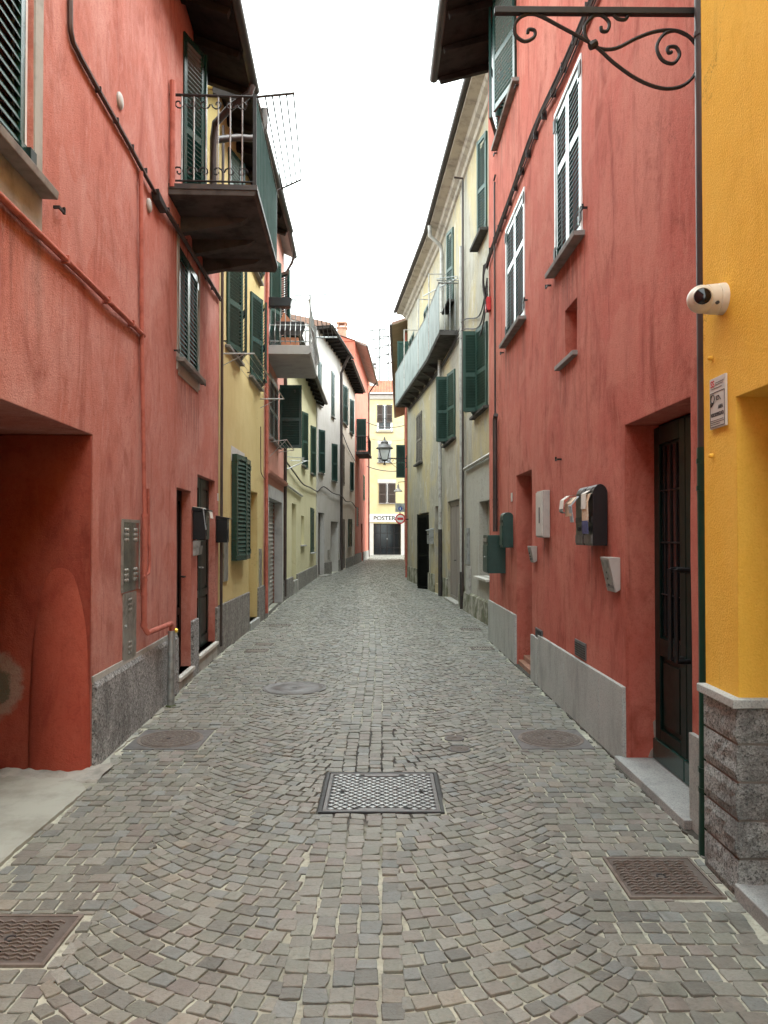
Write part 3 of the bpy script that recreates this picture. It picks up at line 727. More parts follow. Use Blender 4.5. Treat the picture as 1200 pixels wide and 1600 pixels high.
def chevcover(x0, x1, y0, y1, label, along):
    c = root('manhole_cover', ((x0+x1)/2, (y0+y1)/2, 0), label, 'manhole cover', 'rusty square covers with zigzag tread')
    mb = MB(); ringbox(mb, x0, x1, y0, y1, .014, -.03, .003); mb.build('frame', 'rust_hi', c)
    MB().box(x0+.017, x1-.017, y0+.017, y1-.017, -.03, .0).build('lid', 'rust', c)
    z0 = MB(); w = .023; h = .013; t_ = .0075
    poly = [(-w, -h/2), (0, h/2), (w, -h/2), (w, -h/2+t_), (0, h/2+t_), (-w, -h/2+t_)]
    z0.prism(poly, -.002, .0075, 'c'); zm = z0.mesh('tread_chevron', 'rust_hi', Vector((0, 0, 0)))
    nx = int((x1-x0-.05)/.05); ny = int((y1-y0-.06)/.027)
    for i in range(nx):
        for j in range(ny):
            x = x0+.048+i*.05+(.0 if j % 2 else .008); y = y0+.038+j*.027
            if math.hypot(x-(x0+x1)/2, y-(y0+y1)/2) < .035: continue
            inst(zm, 'tread_chevron', c, (x, y, 0))
    MB().lathe([(.024, -.002), (.024, .003), (.017, .003), (.015, -.001)], ((x0+x1)/2, (y0+y1)/2, 0), n=14).build('key_hole', 'ink', c, smooth=True)
chevcover(1.085, 1.515, 3.36, 3.78, 'rusty zigzag cover by the dark green drainpipe foot, lower right', 0)
chevcover(-1.695, -1.265, 2.835, 3.21, 'rusty zigzag cover at the lower left edge near the driveway', 1)
c = root('manhole_cover', (-.937, 7.94, 0), 'flat round grey cover left of the middle, beyond the shiny one', 'manhole cover')
MB().lathe([(.335, -.03), (.335, .003), (.318, .003), (.315, .0)], (-.937, 7.94, 0), n=44).build('frame', 'cast_grey', c, smooth=True)
MB().lathe([(.312, -.02), (.312, .003), (.29, .0035), (.288, .002), (.2, .0025), (.198, .004), (.05, .004), (.045, .001)], (-.937, 7.94, 0), n=44).build('lid', 'cast_grey', c, smooth=True)
MB().box(-.96, -.91, 7.925, 7.955, .002, .0045).build('key_slot', 'cast_dark', c)
for x, y, r_, lb in ((.555, 5.98, .078, 'small round valve lid, the farther of the pair right of the middle'), (.565, 5.68, .083, 'small round valve lid, the nearer of the pair right of the middle')):
    c = root('valve_lid', (x, y, 0), lb, 'valve lid', 'small valve lids')
    MB().lathe([(r_, -.02), (r_, .002), (r_*.86, .002), (r_*.84, -.001)], (x, y, 0), n=24).build('frame', 'cast_grey', c, smooth=True)
    MB().lathe([(r_*.82, -.02), (r_*.82, .002), (.02, .003), (.018, .0)], (x, y, 0), n=24).build('lid', 'rust', c, smooth=True)
GR = [(-1.92, -1.61, 10.36, 10.61, 'rusty drain grate nearer of two by the yellow house'), (-1.89, -1.63, 11.01, 11.24, 'rusty drain grate farther of two by the yellow house'),
      (1.23, 1.55, 10.56, 10.84, 'drain grate beside the right coral house corner'), (1.31, 1.65, 12.76, 12.99, 'drain grate by the mossy plinth of the worn house'),
      (-.94, -.51, 24.61, 24.94, 'dark drain cover far down the middle of the lane'), (-2.04, -1.66, 13.31, 13.54, 'drain grate by the garage'), (.21, .59, 31.01, 31.39, 'dark drain cover by the foot of the worn house, far right')]
for x0, x1, y0, y1, lb in GR:
    c = root('drain_grate', ((x0+x1)/2, (y0+y1)/2, 0), lb, 'drain', 'small drains along the lane')
    mb = MB(); ringbox(mb, x0, x1, y0, y1, .03, -.03, .002); mb.build('frame', 'rust', c)
    MB().box(x0+.03, x1-.03, y0+.03, y1-.03, -.05, -.02).build('pit', 'ink', c)
    n = 7; b0 = MB(); b0.box(-.011, .011, -(y1-y0)/2+.03, (y1-y0)/2-.03, -.02, .001); bm = b0.mesh('bar', 'rust_hi', Vector((0, 0, 0)))
    for k in range(n): inst(bm, 'bar', c, (x0+.03+(x1-x0-.06)*(k+.5)/n, (y0+y1)/2, 0))

# ================================================================== HOUSES, left side
def dog(H, W, s, z, k=1):          # iron shutter stay
    MB(W).box(s-.045, s+.045, .03, .042, z-.008, z+.008).box(s+.03*k, s+.045*k, .03, .045, z-.01, z+.03).box(s-.045, s-.03, -.01, .03, z-.008, z+.008).build('shutter_stay', 'iron', H)
def balusters(parent, W, pts, z0, z1, r_, mat, n=6):
    me = None
    for s_, o_ in pts:
        if me is None:
            m_ = MB(W); m_.tube([(0, 0, z0), (0, 0, z1)], r_, n); me = m_.mesh('baluster', mat, W.P(0, 0, 0))
        inst(me, 'baluster', parent, W.P(s_, o_, 0))

# ---- coral house with the passage, nearest on the left
W = L1
H = root('town_house', W.P(4.6, 0, 0), 'coral plastered house on the left with a dark passage and a balcony', 'house')
wall(H, W, -14, 9.21, 0, 7.4, 'coral', opens=[(2.7, 4.2, -.01, 2.29, 1.1), (2.05, 3.17, 3.58, 5.2, .12), (6.78, 7.78, 3.43, 4.62, .1), (6.75, 7.45, .14, 2.09, .15), (7.80, 8.98, .2, 2.31, .14), (6.95, 7.75, 5.05, 6.95, .14)],  # passage mouth kept narrow out of view to let less light in
     voids=[(8.3, 9.21, 5.15, 7.5)], amp=.006, D=5.5, step=.3)
gt = MB(W).box(2.72, 4.165, -1.09, -1.03, .02, 2.27).build('added_bounce_blocker', 'black_door', H)  # added unseen gate that soaks up bounce light to darken the passage
for k in range(10): MB(W).box(2.73+.1435*k, 2.865+.1435*k, -1.03, -1.012, .05, 2.25).build('blocker_plank', 'wood_dark', gt)
MB(W).box(4.17, 4.197, -1.08, -.004, 0, 2.285).build('passage_jamb', 'red_jamb', H)
mb = MB(W)   # rounded wheel guard swelling from the jamb
nz, na = 22, 16
for i in range(nz+1):
    z = 1.44*i/nz; k = max(0., 1-(z/1.44)**3.2); w = .20*k**.5; pr = .085*max(0, 1-(z/1.44)**1.8)
    for j in range(na+1):
        a = math.pi*j/na; mb.p(4.173-pr*math.sin(a)**1.1*(k**.4), -.20-w*math.cos(a)*1.0+ .012*noise.noise(Vector((z*3, j*.4, 1))), z)
for i in range(nz):
    for j in range(na): a = i*(na+1)+j; mb.face(a, a+na+1, a+na+2, a+1)
mb.build('wheel_guard', 'guard_red', H, smooth=True)
def blob(W_, s, b_, z, r0, seed, k=1.2): 
    return [(b_+r0*math.cos(q*.2617)*(1+.3*noise.noise(Vector((math.cos(q*.2617)*2.5, math.sin(q*.2617)*2.5, seed)))), z+k*r0*math.sin(q*.2617)*(1+.18*noise.noise(Vector((math.cos(q*.2617)*1.5, math.sin(q*.2617)*1.5, seed+4))))) for q in range(24)]
MB(W).prism([(.008, .60), (.03, .55), (.036, -.03), (-.01, -.03), (-.01, .62)], 4.22, 6.74, 'a').build('plinth', 'roughcast', H, bevel=.012)
MB(W).prism([(-.01, .585), (.014, .585), (.008, .625), (-.01, .63)], 4.21, 6.745, 'a').build('plinth_mortar', 'concrete', H)
MB(W).box(7.47, 7.79, -.01, .03, -.02, .64).build('plinth', 'roughcast', H, bevel=.012)
MB(W).box(9.0, 9.21, -.01, .03, -.02, .64).build('plinth', 'roughcast_brown', H, bevel=.012)
for a, b_, z in ((6.76, 7.46, .14), (7.81, 8.99, .2)):
    MB(W).box(a-.02, b_+.02, -.14, .05, z-.04, z).build('threshold', 'marble', H, bevel=.004)
    MB(W).box(a-.02, b_+.02, -.14, .03, -.03, z-.042).build('step', 'concrete', H, bevel=.006)
door(H, W, 6.75, 7.45, .14, 2.09, -.12, 'black_door', 1); door(H, W, 7.80, 8.98, .2, 2.31, -.10, 'dark_green', 2, hmat='zinc')
# near window
MB(W).box(3.18, 3.285, -.01, .012, 3.30, 5.4).box(1.9, 3.18, -.01, .012, 3.30, 3.53).build('window_surround', 'concrete', H)
MB(W).box(3.115, 3.17, -.09, -.035, 3.58, 5.2).box(3.125, 3.15, -.035, -.02, 3.58, 5.2).build('window_frame', 'white_frame', H)
for a0, dr in ((2.06, 1), (3.115, -1)): leaf(H, W, a0, 3.58, 5.2, .525, dr, 0, o=-.05, near=True, pitch=.062, mid=0)
MB(W).box(3.11, 3.19, -.012, .02, 3.63, 3.73).box(3.11, 3.19, -.012, .02, 5.0, 5.1).build('hinge', 'dark_green', H, bevel=.003)
sill(H, W, 1.95, 3.29, 3.575, .10, .05); dog(H, W, 3.51, 3.555)
# far window
MB(W).box(6.70, 6.78, -.01, .012, 3.30, 4.70).box(7.78, 7.86, -.01, .012, 3.30, 4.70).box(6.78, 7.78, -.01, .012, 3.26, 3.39).build('window_surround', 'concrete', H)
pair(H, W, 6.79, 7.77, 3.43, 4.61, 0, 0, o=-.03, near=True, pitch=.05, mid=.0)
sill(H, W, 6.68, 7.86, 3.43, .08, .045); dog(H, W, 8.02, 3.40); dog(H, W, 6.62, 3.46)
# balcony with its door
door(H, W, 6.95, 7.75, 5.05, 6.95, -.10, 'dark_green', 2, rows=((.06, .35), (.40, .95)), handle=False)
leaf(H, W, 6.93, 5.06, 6.95, .40, -1, 160, o=.02, near=False); leaf(H, W, 7.77, 5.06, 6.95, .40, 1, 168, o=.02); leaf(H, W, 7.35, 5.06, 6.95, .2, -1, 80, o=-.02)
B = MB(W).prism([(-.05, 4.93), (.83, 4.93), (.85, 4.97), (.85, 5.03), (-.05, 5.03)], 6.33, 8.5, 'a').build('balcony', 'slab_dark', H, bevel=.006)
for s_ in (6.9, 7.5, 8.1): MB(W).prism([(0, 4.93), (0, 4.76), (.1, 4.78), (.62, 4.88), (.7, 4.93)], s_-.05, s_+.05, 'a').build('bracket', 'slab_dark', B)
MB(W).box(6.325, 8.505, .852, .862, 4.985, 5.035).box(6.318, 6.328, 0, .862, 4.985, 5.035).build('edging', 'dark_metal', B)
rail = MB(W); top = 5.93
rail.tube([(6.36, .0, top), (6.36, .83, top)], .014, 6).tube([(6.36, .83, top), (8.47, .83, top)], .014, 6).tube([(8.47, .83, top), (8.47, 0, top)], .014, 6)
rail.tube([(6.36, .0, 5.08), (6.36, .83, 5.08)], .010, 6).tube([(8.47, .83, 5.08), (8.47, 0, 5.08)], .010, 6)
rail.box(6.345, 6.38, .815, .85, 5.03, 5.95).box(8.45, 8.485, .815, .85, 5.03, 5.95); rail.build('railing', 'iron', B)
balusters(B, W, [(6.36, .12+.118*k) for k in range(6)], 5.08, top, .008, 'zinc')
balusters(B, W, [(8.47, .12+.118*k) for k in range(6)], 5.08, top, .008, 'zinc')
sc = MB(W); spiral = lambda s_, o_, z_, k, m_: [(s_, o_+k*(.055*(1-q/13))*math.cos(q*.62+m_), z_+(.055*(1-q/13))*math.sin(q*.62+m_)) for q in range(12)]
for q in range(6):
    o_ = .06+.125*q
    for z_, m_ in ((5.17, 0), (5.845, math.pi)): sc = MB(W).tube(spiral(6.36, o_+.03, z_, 1 if q % 2 else -1, m_), .008, 5); sc.build('scroll', 'iron', B)
for k in range(15):   # ribbed green sheet behind the front bars
    a = 6.40+k*.137; MB(W).prism([(a, .838), (a+.02, .852), (a+.115, .852), (a+.135, .838), (a+.135, .834), (a+.115, .848), (a+.02, .848), (a, .834)], 5.05, top-.03, 'c').build('ribbed_sheet', 'panel_green', B)
mb = MB(W)
for k in range(40): a = 6.42+k*.052; mb.tube([(a, .868, 5.89+.012*(k % 2)), (a+.052, .868, 5.89+.012*((k+1) % 2))], .006, 4)
mb.build('chain', 'zinc', B)
MB(W).tube([(6.33, .035, 5.0), (6.33, .035, 6.05)], .028, 8).build('corner_post', 'pink_pipe', B, smooth=True)
# roof
eave(H, W, -14, 8.3, 7.30, 7.10, .55, D=5.5, rafters=.7)
downpipe(H, W, [(8.1, .58, 7.08), (8.1, .55, 6.98), (8.2, .30, 6.86), (8.42, .08, 6.78), (8.46, .05, 6.6), (8.46, .05, 5.2)], .045, 'brown_pipe')
# gas and water pipes painted like the wall
downpipe(H, W, [(-1.5, .03, 3.285), (5.36, .03, 3.285)], .02, 'pink_pipe', [], 'thin coral painted pipe running level')
for s_ in (3.6, 4.4, 5.0): MB(W).box(s_-.012, s_+.012, -.01, .055, 3.262, 3.31).build('pipe_clip', 'pink_pipe', H)
downpipe(H, W, [(5.25, .03, 4.63), (5.30, .03, 3.3), (5.40, .035, 1.78)], .018, 'pink_pipe')
downpipe(H, W, [(5.40, .035, 1.78), (5.40, .035, .82), (5.42, .06, .77), (6.10, .10, .77), (6.13, .10, .74), (6.13, .10, .66)], .024, 'pink_pipe', [(5.40, .035, 1.76), (5.40, .035, 1.62), (5.40, .035, 1.22), (5.40, .035, 1.1), (5.40, .035, .84)])
downpipe(H, W, [(5.5, .035, 2.0), (5.55, .04, 1.34), (5.52, .04, 1.27), (5.36, .04, 1.25)], .014, 'pink_pipe')
downpipe(H, W, [(6.11, .10, .70), (6.10, .10, -.02)], .034, 'zinc', [(6.105, .10, .5)])
MB(W).lathe([(.018, -.01), (.024, 0), (.018, .02)], (6.13, .135, .70), (0, 1, 0), 10).build('valve', 'brass', H)
MB(W).lathe([(.06, -.02), (.05, .005), (.02, .018)], (6.10, .10, .0), (0, 0, 1), 12).build('moss_tuft', 'moss_and_shade', H)

# ---- straw yellow house
W = L2
H = root('town_house', W.P(2.1, 0, 0), 'straw yellow house with green louvred shutters after the coral one', 'house')
wall(H, W, 0, 4.2, 0, 7.7, 'straw', opens=[(.5, 1.55, 4.3, 5.72, .1), (2.55, 3.65, 4.3, 5.72, .1), (.6, 1.5, 6.25, 7.2, .1), (2.7, 3.6, 6.25, 7.2, .1), (.95, 1.95, 1.3, 2.78, .1), (2.5, 3.45, .12, 2.36, .28)], step=.6)
MB(W).box(-.86, -.005, -4.5, -.12, 5.2, 6.75).build('return_wall', 'straw', H)
for a, b_ in ((.5, 1.55), (2.55, 3.65)):
    window(H, W, a, b_, 4.3, 5.72, -.05); sill(H, W, a-.1, b_+.1, 4.3, .07)
    leaf(H, W, a, 4.3, 5.74, .51, -1, 166, o=.03); leaf(H, W, b_, 4.3, 5.74, .51, 1, 160, o=.03); dog(H, W, a-.2, 4.3)
leaf(H, W, 1.03, 4.3, 5.74, .14, 1, 80, o=.0); leaf(H, W, 3.1, 4.3, 5.74, .14, 1, 80, o=.0)
for a, b_ in ((.6, 1.5), (2.7, 3.6)):
    window(H, W, a, b_, 6.25, 7.2, -.05); sill(H, W, a-.1, b_+.1, 6.25, .07)
    leaf(H, W, a, 6.25, 7.2, .44, -1, 168, o=.03); leaf(H, W, b_, 6.25, 7.2, .44, 1, 162, o=.03)
MB(W).box(.9, 2.05, -.02, .006, 2.70, 2.92).build('white_patch', 'white_wash', H)
window(H, W, .95, 1.95, 1.3, 2.78, -.05)
leaf(H, W, .93, 1.22, 2.80, .53, 1, 7, o=.05, pitch=.06, near=True, mid=0); leaf(H, W, 2.0, 1.22, 2.80, .53, -1, 0, o=.08, pitch=.06, near=True, mid=0)
for a in (.95, 1.98): MB(W).box(a, a+.02, .0, .08, 1.22, 2.8).build('shutter_box', 'green_paint', H)
door(H, W, 2.5, 3.45, .12, 2.36, -.24, 'straw', 1, handle=False)
MB(W).box(2.48, 3.47, -.26, .05, -.03, .12).build('threshold', 'granite_step', H, bevel=.006)
for a, b_ in ((.0, 2.48), (3.47, 4.2)): MB(W).box(a+.002, b_, -.01, .028, -.02, .65).build('plinth', 'roughcast_brown', H, bevel=.012)
eave(H, W, -.25, 4.25, 7.60, 7.42, .46, rafters=.7); gable(H, W, -.2, 7.6, 5, .32, 'straw')
downpipe(H, W, [(.04, .04, 7.2), (.02, .04, 5.0), (.02, .04, .1)], .02, 'brown_pipe')
downpipe(H, W, smoothpath([(-.1, .62, 7.36), (-.1, .62, 7.1), (-.16, .5, 6.93), (-.3, .3, 6.86), (-.5, .04, 6.72)], 3), .045, 'dark_metal')
MB(W).box(.30, .62, .0, .02, .95, 1.5).build('meter_cover', 'steel_box', H)
MB(W).box(3.62, 3.9, .0, .02, .5, 1.35).build('meter_cover', 'steel_box', H)
MB(W).box(2.12, 2.28, .0, .05, 1.5, 1.95).build('intercom', 'dark_green', H)

# ---- old pink house with a garage
W = L3
H = root('town_house', W.P(2, 0, 0), 'narrow old pink house with grey framed garage and a pale balcony', 'house')
wall(H, W, 0, 4.1, 0, 8.56, 'pink_old', opens=[(.75, 3.55, -.01, 2.5, .25), (1.0, 2.7, 3.62, 4.95, .1), (.9, 2.1, 5.32, 7.3, .1)], step=.7)
G = MB(W); G.box(.76, 3.54, -.24, -.20, 0, 2.5)
for k in range(26): G.prism([(-.20, .02+.095*k), (-.172, .05+.095*k), (-.20, .105+.095*k)], .76, 3.5, 'a')
G.build('garage_door', 'roller', H)
MB(W).box(3.5, 3.85, -.16, .02, 0, 2.62).box(.62, .76, -.16, .02, 0, 2.62).box(.76, 3.5, -.16, .02, 2.36, 2.62).build('garage_frame', 'slab_grey', H)
MB(W).prism([(0, 2.78), (.1, 2.80), (.12, 2.86), (0, 2.9)], .2, 4.0, 'a').build('canopy_ledge', 'pink_old', H)
pair(H, W, 1.0, 2.7, 3.62, 4.95, 0, 0, o=-.03, mat='grey_paint', slat='grey_paint')
leaf(H, W, 2.75, 3.58, 5.02, .50, -1, 90, o=.03, label='dark green leaf standing square to the wall'); sill(H, W, .9, 2.85, 3.6, .08)
door(H, W, .9, 2.1, 5.32, 7.3, -.06, 'dark_green', 2, handle=False); leaf(H, W, .9, 5.32, 7.3, .5, -1, 160, o=.03); leaf(H, W, 2.1, 5.32, 7.3, .5, 1, 140, o=.03)
B = MB(W).prism([(-.05, 5.14), (.84, 5.14), (.88, 5.18), (.88, 5.32), (-.05, 5.32)], .3, 2.6, 'a').build('balcony', 'slab_grey', H, bevel=.01)
mb = MB(W); tp = 6.22
for z in (5.40, 5.72, tp): mb.tube([(.34, 0, z), (.34, .84, z), (2.56, .84, z), (2.56, 0, z)], .012 if z < 6 else .018, 5)
mb.tube([(.34, .86, 5.3), (.34, .86, 6.3)], .022, 6); mb.tube([(2.56, .86, 5.3), (2.56, .86, 6.3)], .022, 6); mb.build('railing', 'zinc', B)
me = None
def bellied(P, out):
    global me
    m_ = MB(W); d = out
    m_.tube([(0, 0, 5.36), (d[0]*.09, d[1]*.09, 5.46), (d[0]*.10, d[1]*.10, 5.58), (d[0]*.02, d[1]*.02, 5.74), (0, 0, 6.22)], .009, 5); return m_.mesh('baluster', 'zinc', W.P(0, 0, 0))
m1 = bellied(None, (-1, 0)); m2 = bellied(None, (0, 1))
for k in range(8): inst(m1, 'baluster', B, W.P(.34, .08+.1*k, 0))
for k in range(21): inst(m2, 'baluster', B, W.P(.42+.103*k, .84, 0))
eave(H, W, -.05, 4.15, 8.53, 8.44, .22, rafters=0, under='soffit_grey')
downpipe(H, W, [(3.9, .26, 8.42), (3.95, .2, 8.25), (4.02, .06, 8.05), (4.04, .05, .1)], .035, 'brown_pipe')
downpipe(H, W, [(.12, .04, 8.1), (.1, .05, .1)], .032, 'pink_pipe', [(.1, .05, 3), (.1, .05, 1.2)])
MB(W).box(3.86, 4.08, -.01, .03, -.02, .5).build('plinth', 'roughcast_brown', H); MB(W).box(.02, .6, -.01, .03, -.02, .62).build('plinth', 'roughcast_brown', H)
MB(W).box(.2, .55, .03, .07, .55, 1.45).build('meter_cover', 'steel_box', H)

# ---- pale yellow low house
LEAF[0] = 'green_faded'
W = L4
H = root('town_house', W.P(5, 0, 0), 'low pale yellow house with brown eaves and green shutters', 'house')
wall(H, W, 0, 10.1, 0, 6.75, 'pale_yellow', opens=[(4.6, 5.6, 3.75, 5.35, .1), (7.6, 8.6, 3.75, 5.35, .1), (1.95, 3.05, .35, 2.47, .28), (4.4, 5.4, 1.3, 2.2, .22), (7.6, 8.8, 1.0, 2.55, .1)], step=1)
for a, b_ in ((4.6, 5.6), (7.6, 8.6)):
    window(H, W, a, b_, 3.75, 5.35, -.05); sill(H, W, a-.15, b_+.15, 3.75, .1)
    leaf(H, W, a, 3.7, 5.4, .5, -1, 165, o=.03); leaf(H, W, b_, 3.7, 5.4, .5, 1, 170, o=.03)
pair(H, W, 7.6, 8.8, 1.0, 2.55, 0, 0, o=.0); sill(H, W, 7.5, 8.9, 1.0, .12, mat='slab_grey'); sill(H, W, 4.3, 5.5, 1.3, .08, mat='slab_grey')
door(H, W, 1.95, 3.05, .35, 2.47, -.24, 'pale_yellow', 1, handle=False)
for a, b_ in ((0, 1.94), (3.06, 10.08)): MB(W).box(a+.01, b_, -.01, .05, -.02, .48).build('plinth', 'roughcast_brown', H, bevel=.01)
MB(W).box(1.94, 3.06, -.25, .08, -.02, .35).build('threshold', 'concrete', H)
MB(W).tube([(.3, .04, 2.86), (4.4, .04, 2.78)], .03, 6).build('conduit', 'pale_pipe', H)
eave(H, W, -.05, 10.1, 6.72, 6.55, .34, rafters=.8, under='wood_dark')
downpipe(H, W, [(.05, .05, 6.5), (.05, .05, .1)], .035, 'brown_pipe')

LEAF[0] = 'green_blue'
# ---- white house and its rose-white neighbour under one dark timber eave
W = L5
H = root('town_house', W.P(2.6, 0, 0), 'tall whitewashed house with dark timber eaves and a bare gable', 'house')
wall(H, W, 0, 5.32, 0, 9.6, 'white_wash', opens=[(.25, 1.1, 4.0, 5.65, .1), (3.1, 4.1, 3.9, 5.45, .1), (3.0, 3.6, 6.6, 8.5, .1), (.1, .7, 6.6, 8.3, .1), (.2, 1.45, .05, 2.47, .25), (2.9, 4.8, .0, 2.18, .5)], step=1)
for a, b_, z0, z1 in ((.25, 1.1, 4.0, 5.65), (3.1, 4.1, 3.9, 5.45)):
    window(H, W, a, b_, z0, z1, -.05); sill(H, W, a-.1, b_+.1, z0, .08); leaf(H, W, a, z0, z1, .42, -1, 158, o=.03); leaf(H, W, b_, z0, z1, .42, 1, 165, o=.03)
for a, b_, z0, z1 in ((3.0, 3.6, 6.6, 8.5), (.1, .7, 6.6, 8.3)): pair(H, W, a, b_, z0, z1, 0, 0, o=.0); sill(H, W, a-.1, b_+.1, z0, .08)
door(H, W, .2, 1.45, .05, 2.47, -.2, 'brown_paint', 2); door(H, W, 2.9, 4.8, 0, 2.18, -.45, 'rose_white', 1, handle=False)
for a, b_ in ((1.46, 2.89), (4.81, 5.3)): MB(W).box(a, b_, -.01, .05, -.02, .5).build('plinth', 'roughcast_brown', H, bevel=.01)
MB(W).box(2.9, 4.8, -.44, -.38, 0, .45).build('plinth', 'roughcast_brown', H)
MB(W).box(.2, 1.45, -.2, .3, -.03, .05).build('threshold', 'concrete', H)
MB(W).box(2.2, 2.5, .0, .03, .6, 1.0).build('meter_cover', 'steel_box', H)
eave(H, W, -.1, 5.35, 9.5, 9.52, .52, rafters=.55, D=6, slope=.3); gable(H, W, -.02, 9.55, 6, .3, 'white_wash')
downpipe(H, W, [(4.6, .5, 9.5), (4.8, .3, 9.2), (5.25, .06, 8.9), (5.28, .06, .05)], .06, 'brown_pipe', label='thick dark brown drainpipe')
W = L6
H = root('town_house', W.P(3.8, 0, 0), 'rose white house beyond the thick brown drainpipe', 'house')
wall(H, W, 0.02, 7.65, 0, 9.6, 'rose_white', opens=[(1.1, 2.6, 6.85, 8.6, .1), (4.4, 5.8, 6.85, 8.55, .1), (.4, 1.4, 3.9, 5.8, .1), (4.6, 5.6, 3.9, 5.35, .1), (.9, 2.4, 0.02, 2.35, .15), (3.6, 5.0, 1.05, 2.4, .1), (6.2, 6.8, .05, 2.2, .3)], step=1.2)
for a, b_, z0, z1 in ((1.1, 2.6, 6.85, 8.6), (4.4, 5.8, 6.85, 8.55), (4.6, 5.6, 3.9, 5.35)):
    window(H, W, a, b_, z0, z1, -.05); sill(H, W, a-.1, b_+.1, z0, .08); leaf(H, W, a, z0, z1, .6, -1, 168, o=.03); leaf(H, W, b_, z0, z1, .6, 1, 166, o=.03)
pair(H, W, .4, 1.4, 3.9, 5.8, 0, 0, o=.02, mat='brown_paint', slat='brown_paint'); pair(H, W, 3.6, 5.0, 1.05, 2.4, 8, 8, o=.02, mat='green_paint'); sill(H, W, 3.5, 5.1, 1.05, .08)
door(H, W, .9, 2.4, .02, 2.35, -.05, 'brown_paint', 2); door(H, W, 6.2, 6.8, .05, 2.2, -.25, 'brown_paint', 1)
for a, b_ in ((.04, .89), (2.41, 6.19), (6.81, 7.6)): MB(W).box(a, b_, -.01, .05, -.02, .48).build('plinth', 'roughcast_brown', H)
eave(H, W, .02, 7.7, 9.5, 9.45, .5, rafters=.6, D=6, slope=.3)

# ---- red house at the far left
LEAF[0] = 'green_paint'
W = L7
H = root('town_house', W.P(5, 0, 0), 'tall brick red house with pale soffit at the far end on the left', 'house')
wall(H, W, 0.02, 11.0, 0, 12.4, 'brick_red', opens=[(1.2, 2.6, 6.35, 8.2, .1), (1.0, 2.6, 2.1, 3.2, .1), (4.2, 5.6, .05, 2.3, .25), (6, 7.2, 3.8, 5.4, .1)], step=1.6)
pair(H, W, 1.2, 2.6, 6.35, 8.2, 0, 0, o=-.02, mat='brown_paint', slat='brown_paint'); leaf(H, W, .6, 6.3, 8.1, .55, -1, 90, o=.03); MB(W).box(.62, .64, .03, .58, 6.36, 8.05).build('shutter_panel', 'dark_green', H)
B = MB(W).box(.5, 3.2, -.02, .72, 6.12, 6.26).build('balcony', 'slab_dark', H)
mb = MB(W); mb.tube([(.55, 0, 7.1), (.55, .68, 7.1), (3.1, .68, 7.1), (3.1, 0, 7.1)], .02, 5); mb.build('railing', 'iron', B); balusters(B, W, [(.55, .1+.11*k) for k in range(6)]+[(.6+.12*k, .68) for k in range(21)], 6.26, 7.1, .009, 'iron', 4)
mb = MB(W); mb.box(1.0, 2.6, -.08, -.04, 2.1, 3.2)
for k in range(10): mb.prism([(-.04, 2.12+.11*k), (.0, 2.12+.11*k), (-.04, 2.2+.11*k)], 1.0, 2.6, 'a')
mb.build('louvre', 'wood_grey', H)
door(H, W, 4.2, 5.6, .05, 2.3, -.2, 'brown_paint', 2); pair(H, W, 6, 7.2, 3.8, 5.4, 0, 0, o=0)
for a, b_ in ((.04, 4.19), (5.61, 10.95)): MB(W).box(a, b_, -.01, .05, -.02, .55).build('plinth', 'roughcast_brown', H)
eave(H, W, -.1, 11.1, 12.3, 12.0, .62, rafters=0, under='soffit_grey', slope=.35, D=6); gable(H, W, -.02, 12.3, 6, .35, 'brick_red')
downpipe(H, W, [(10.0, .6, 12.0), (10.3, .3, 11.7), (10.6, .06, 11.4), (10.7, .06, .1)], .05, 'brown_pipe')
ch = MB(W).box(2.0, 2.55, -1.2, -.7, 12.3, 13.6).build('chimney', 'brick_old', H)
MB(W).box(1.94, 2.61, -1.26, -.64, 13.6, 13.68).box(2.0, 2.08, -1.2, -1.12, 13.68, 13.88).box(2.47, 2.55, -1.2, -1.12, 13.68, 13.88).box(2.0, 2.08, -.78, -.7, 13.68, 13.88).box(2.47, 2.55, -.78, -.7, 13.68, 13.88).box(1.94, 2.61, -1.26, -.64, 13.88, 13.95).build('chimney_cap', 'brick_old', ch)

# ---- yellow house closing the view
W = EN
H = root('shop_house', W.P(1.75, 0, 0), 'cream yellow house with a shop front closing the end of the lane', 'house')
wall(H, W, -1.5, 6, 0, 12.4, 'cream', opens=[(1.15, 2.15, 9.85, 11.8, .1), (1.15, 2.15, 7.3, 8.75, .1), (1.25, 2.45, 4.1, 5.65, .1), (.78, 2.92, .05, 2.5, .3)], step=2)
window(H, W, 1.15, 2.15, 9.85, 11.8, -.02, 'white_frame'); window(H, W, 1.15, 2.15, 7.3, 8.75, -.03, 'grey_paint'); window(H, W, 1.25, 2.45, 4.1, 5.65, -.02, 'white_frame')
MB(W).box(1.05, 1.15, -.01, .03, 9.7, 11.85).box(2.15, 2.25, -.01, .03, 9.7, 11.85).build('window_surround', 'white_frame', H)
for a, b_, z0, z1, mt, w in ((1.05, 2.25, 10.4, 11.8, 'brown_paint', .45), (1.2, 2.5, 4.05, 5.65, 'brown_paint', .55)):
    leaf(H, W, a, z0, z1, w, -1, 176, o=.05, mat=mt, slat=mt); leaf(H, W, b_, z0, z1, w, 1, 176, o=.05, mat=mt, slat=mt)
leaf(H, W, 1.15, 7.25, 8.75, .5, -1, 150, o=.04, mat='grey_paint'); leaf(H, W, 2.15, 7.25, 8.75, .5, 1, 150, o=.04, mat='grey_paint')
for a, b_, z in ((.95, 2.35, 9.72), (1.05, 2.25, 7.3), (1.2, 2.5, 4.1)): sill(H, W, a, b_, z, .12, .07)
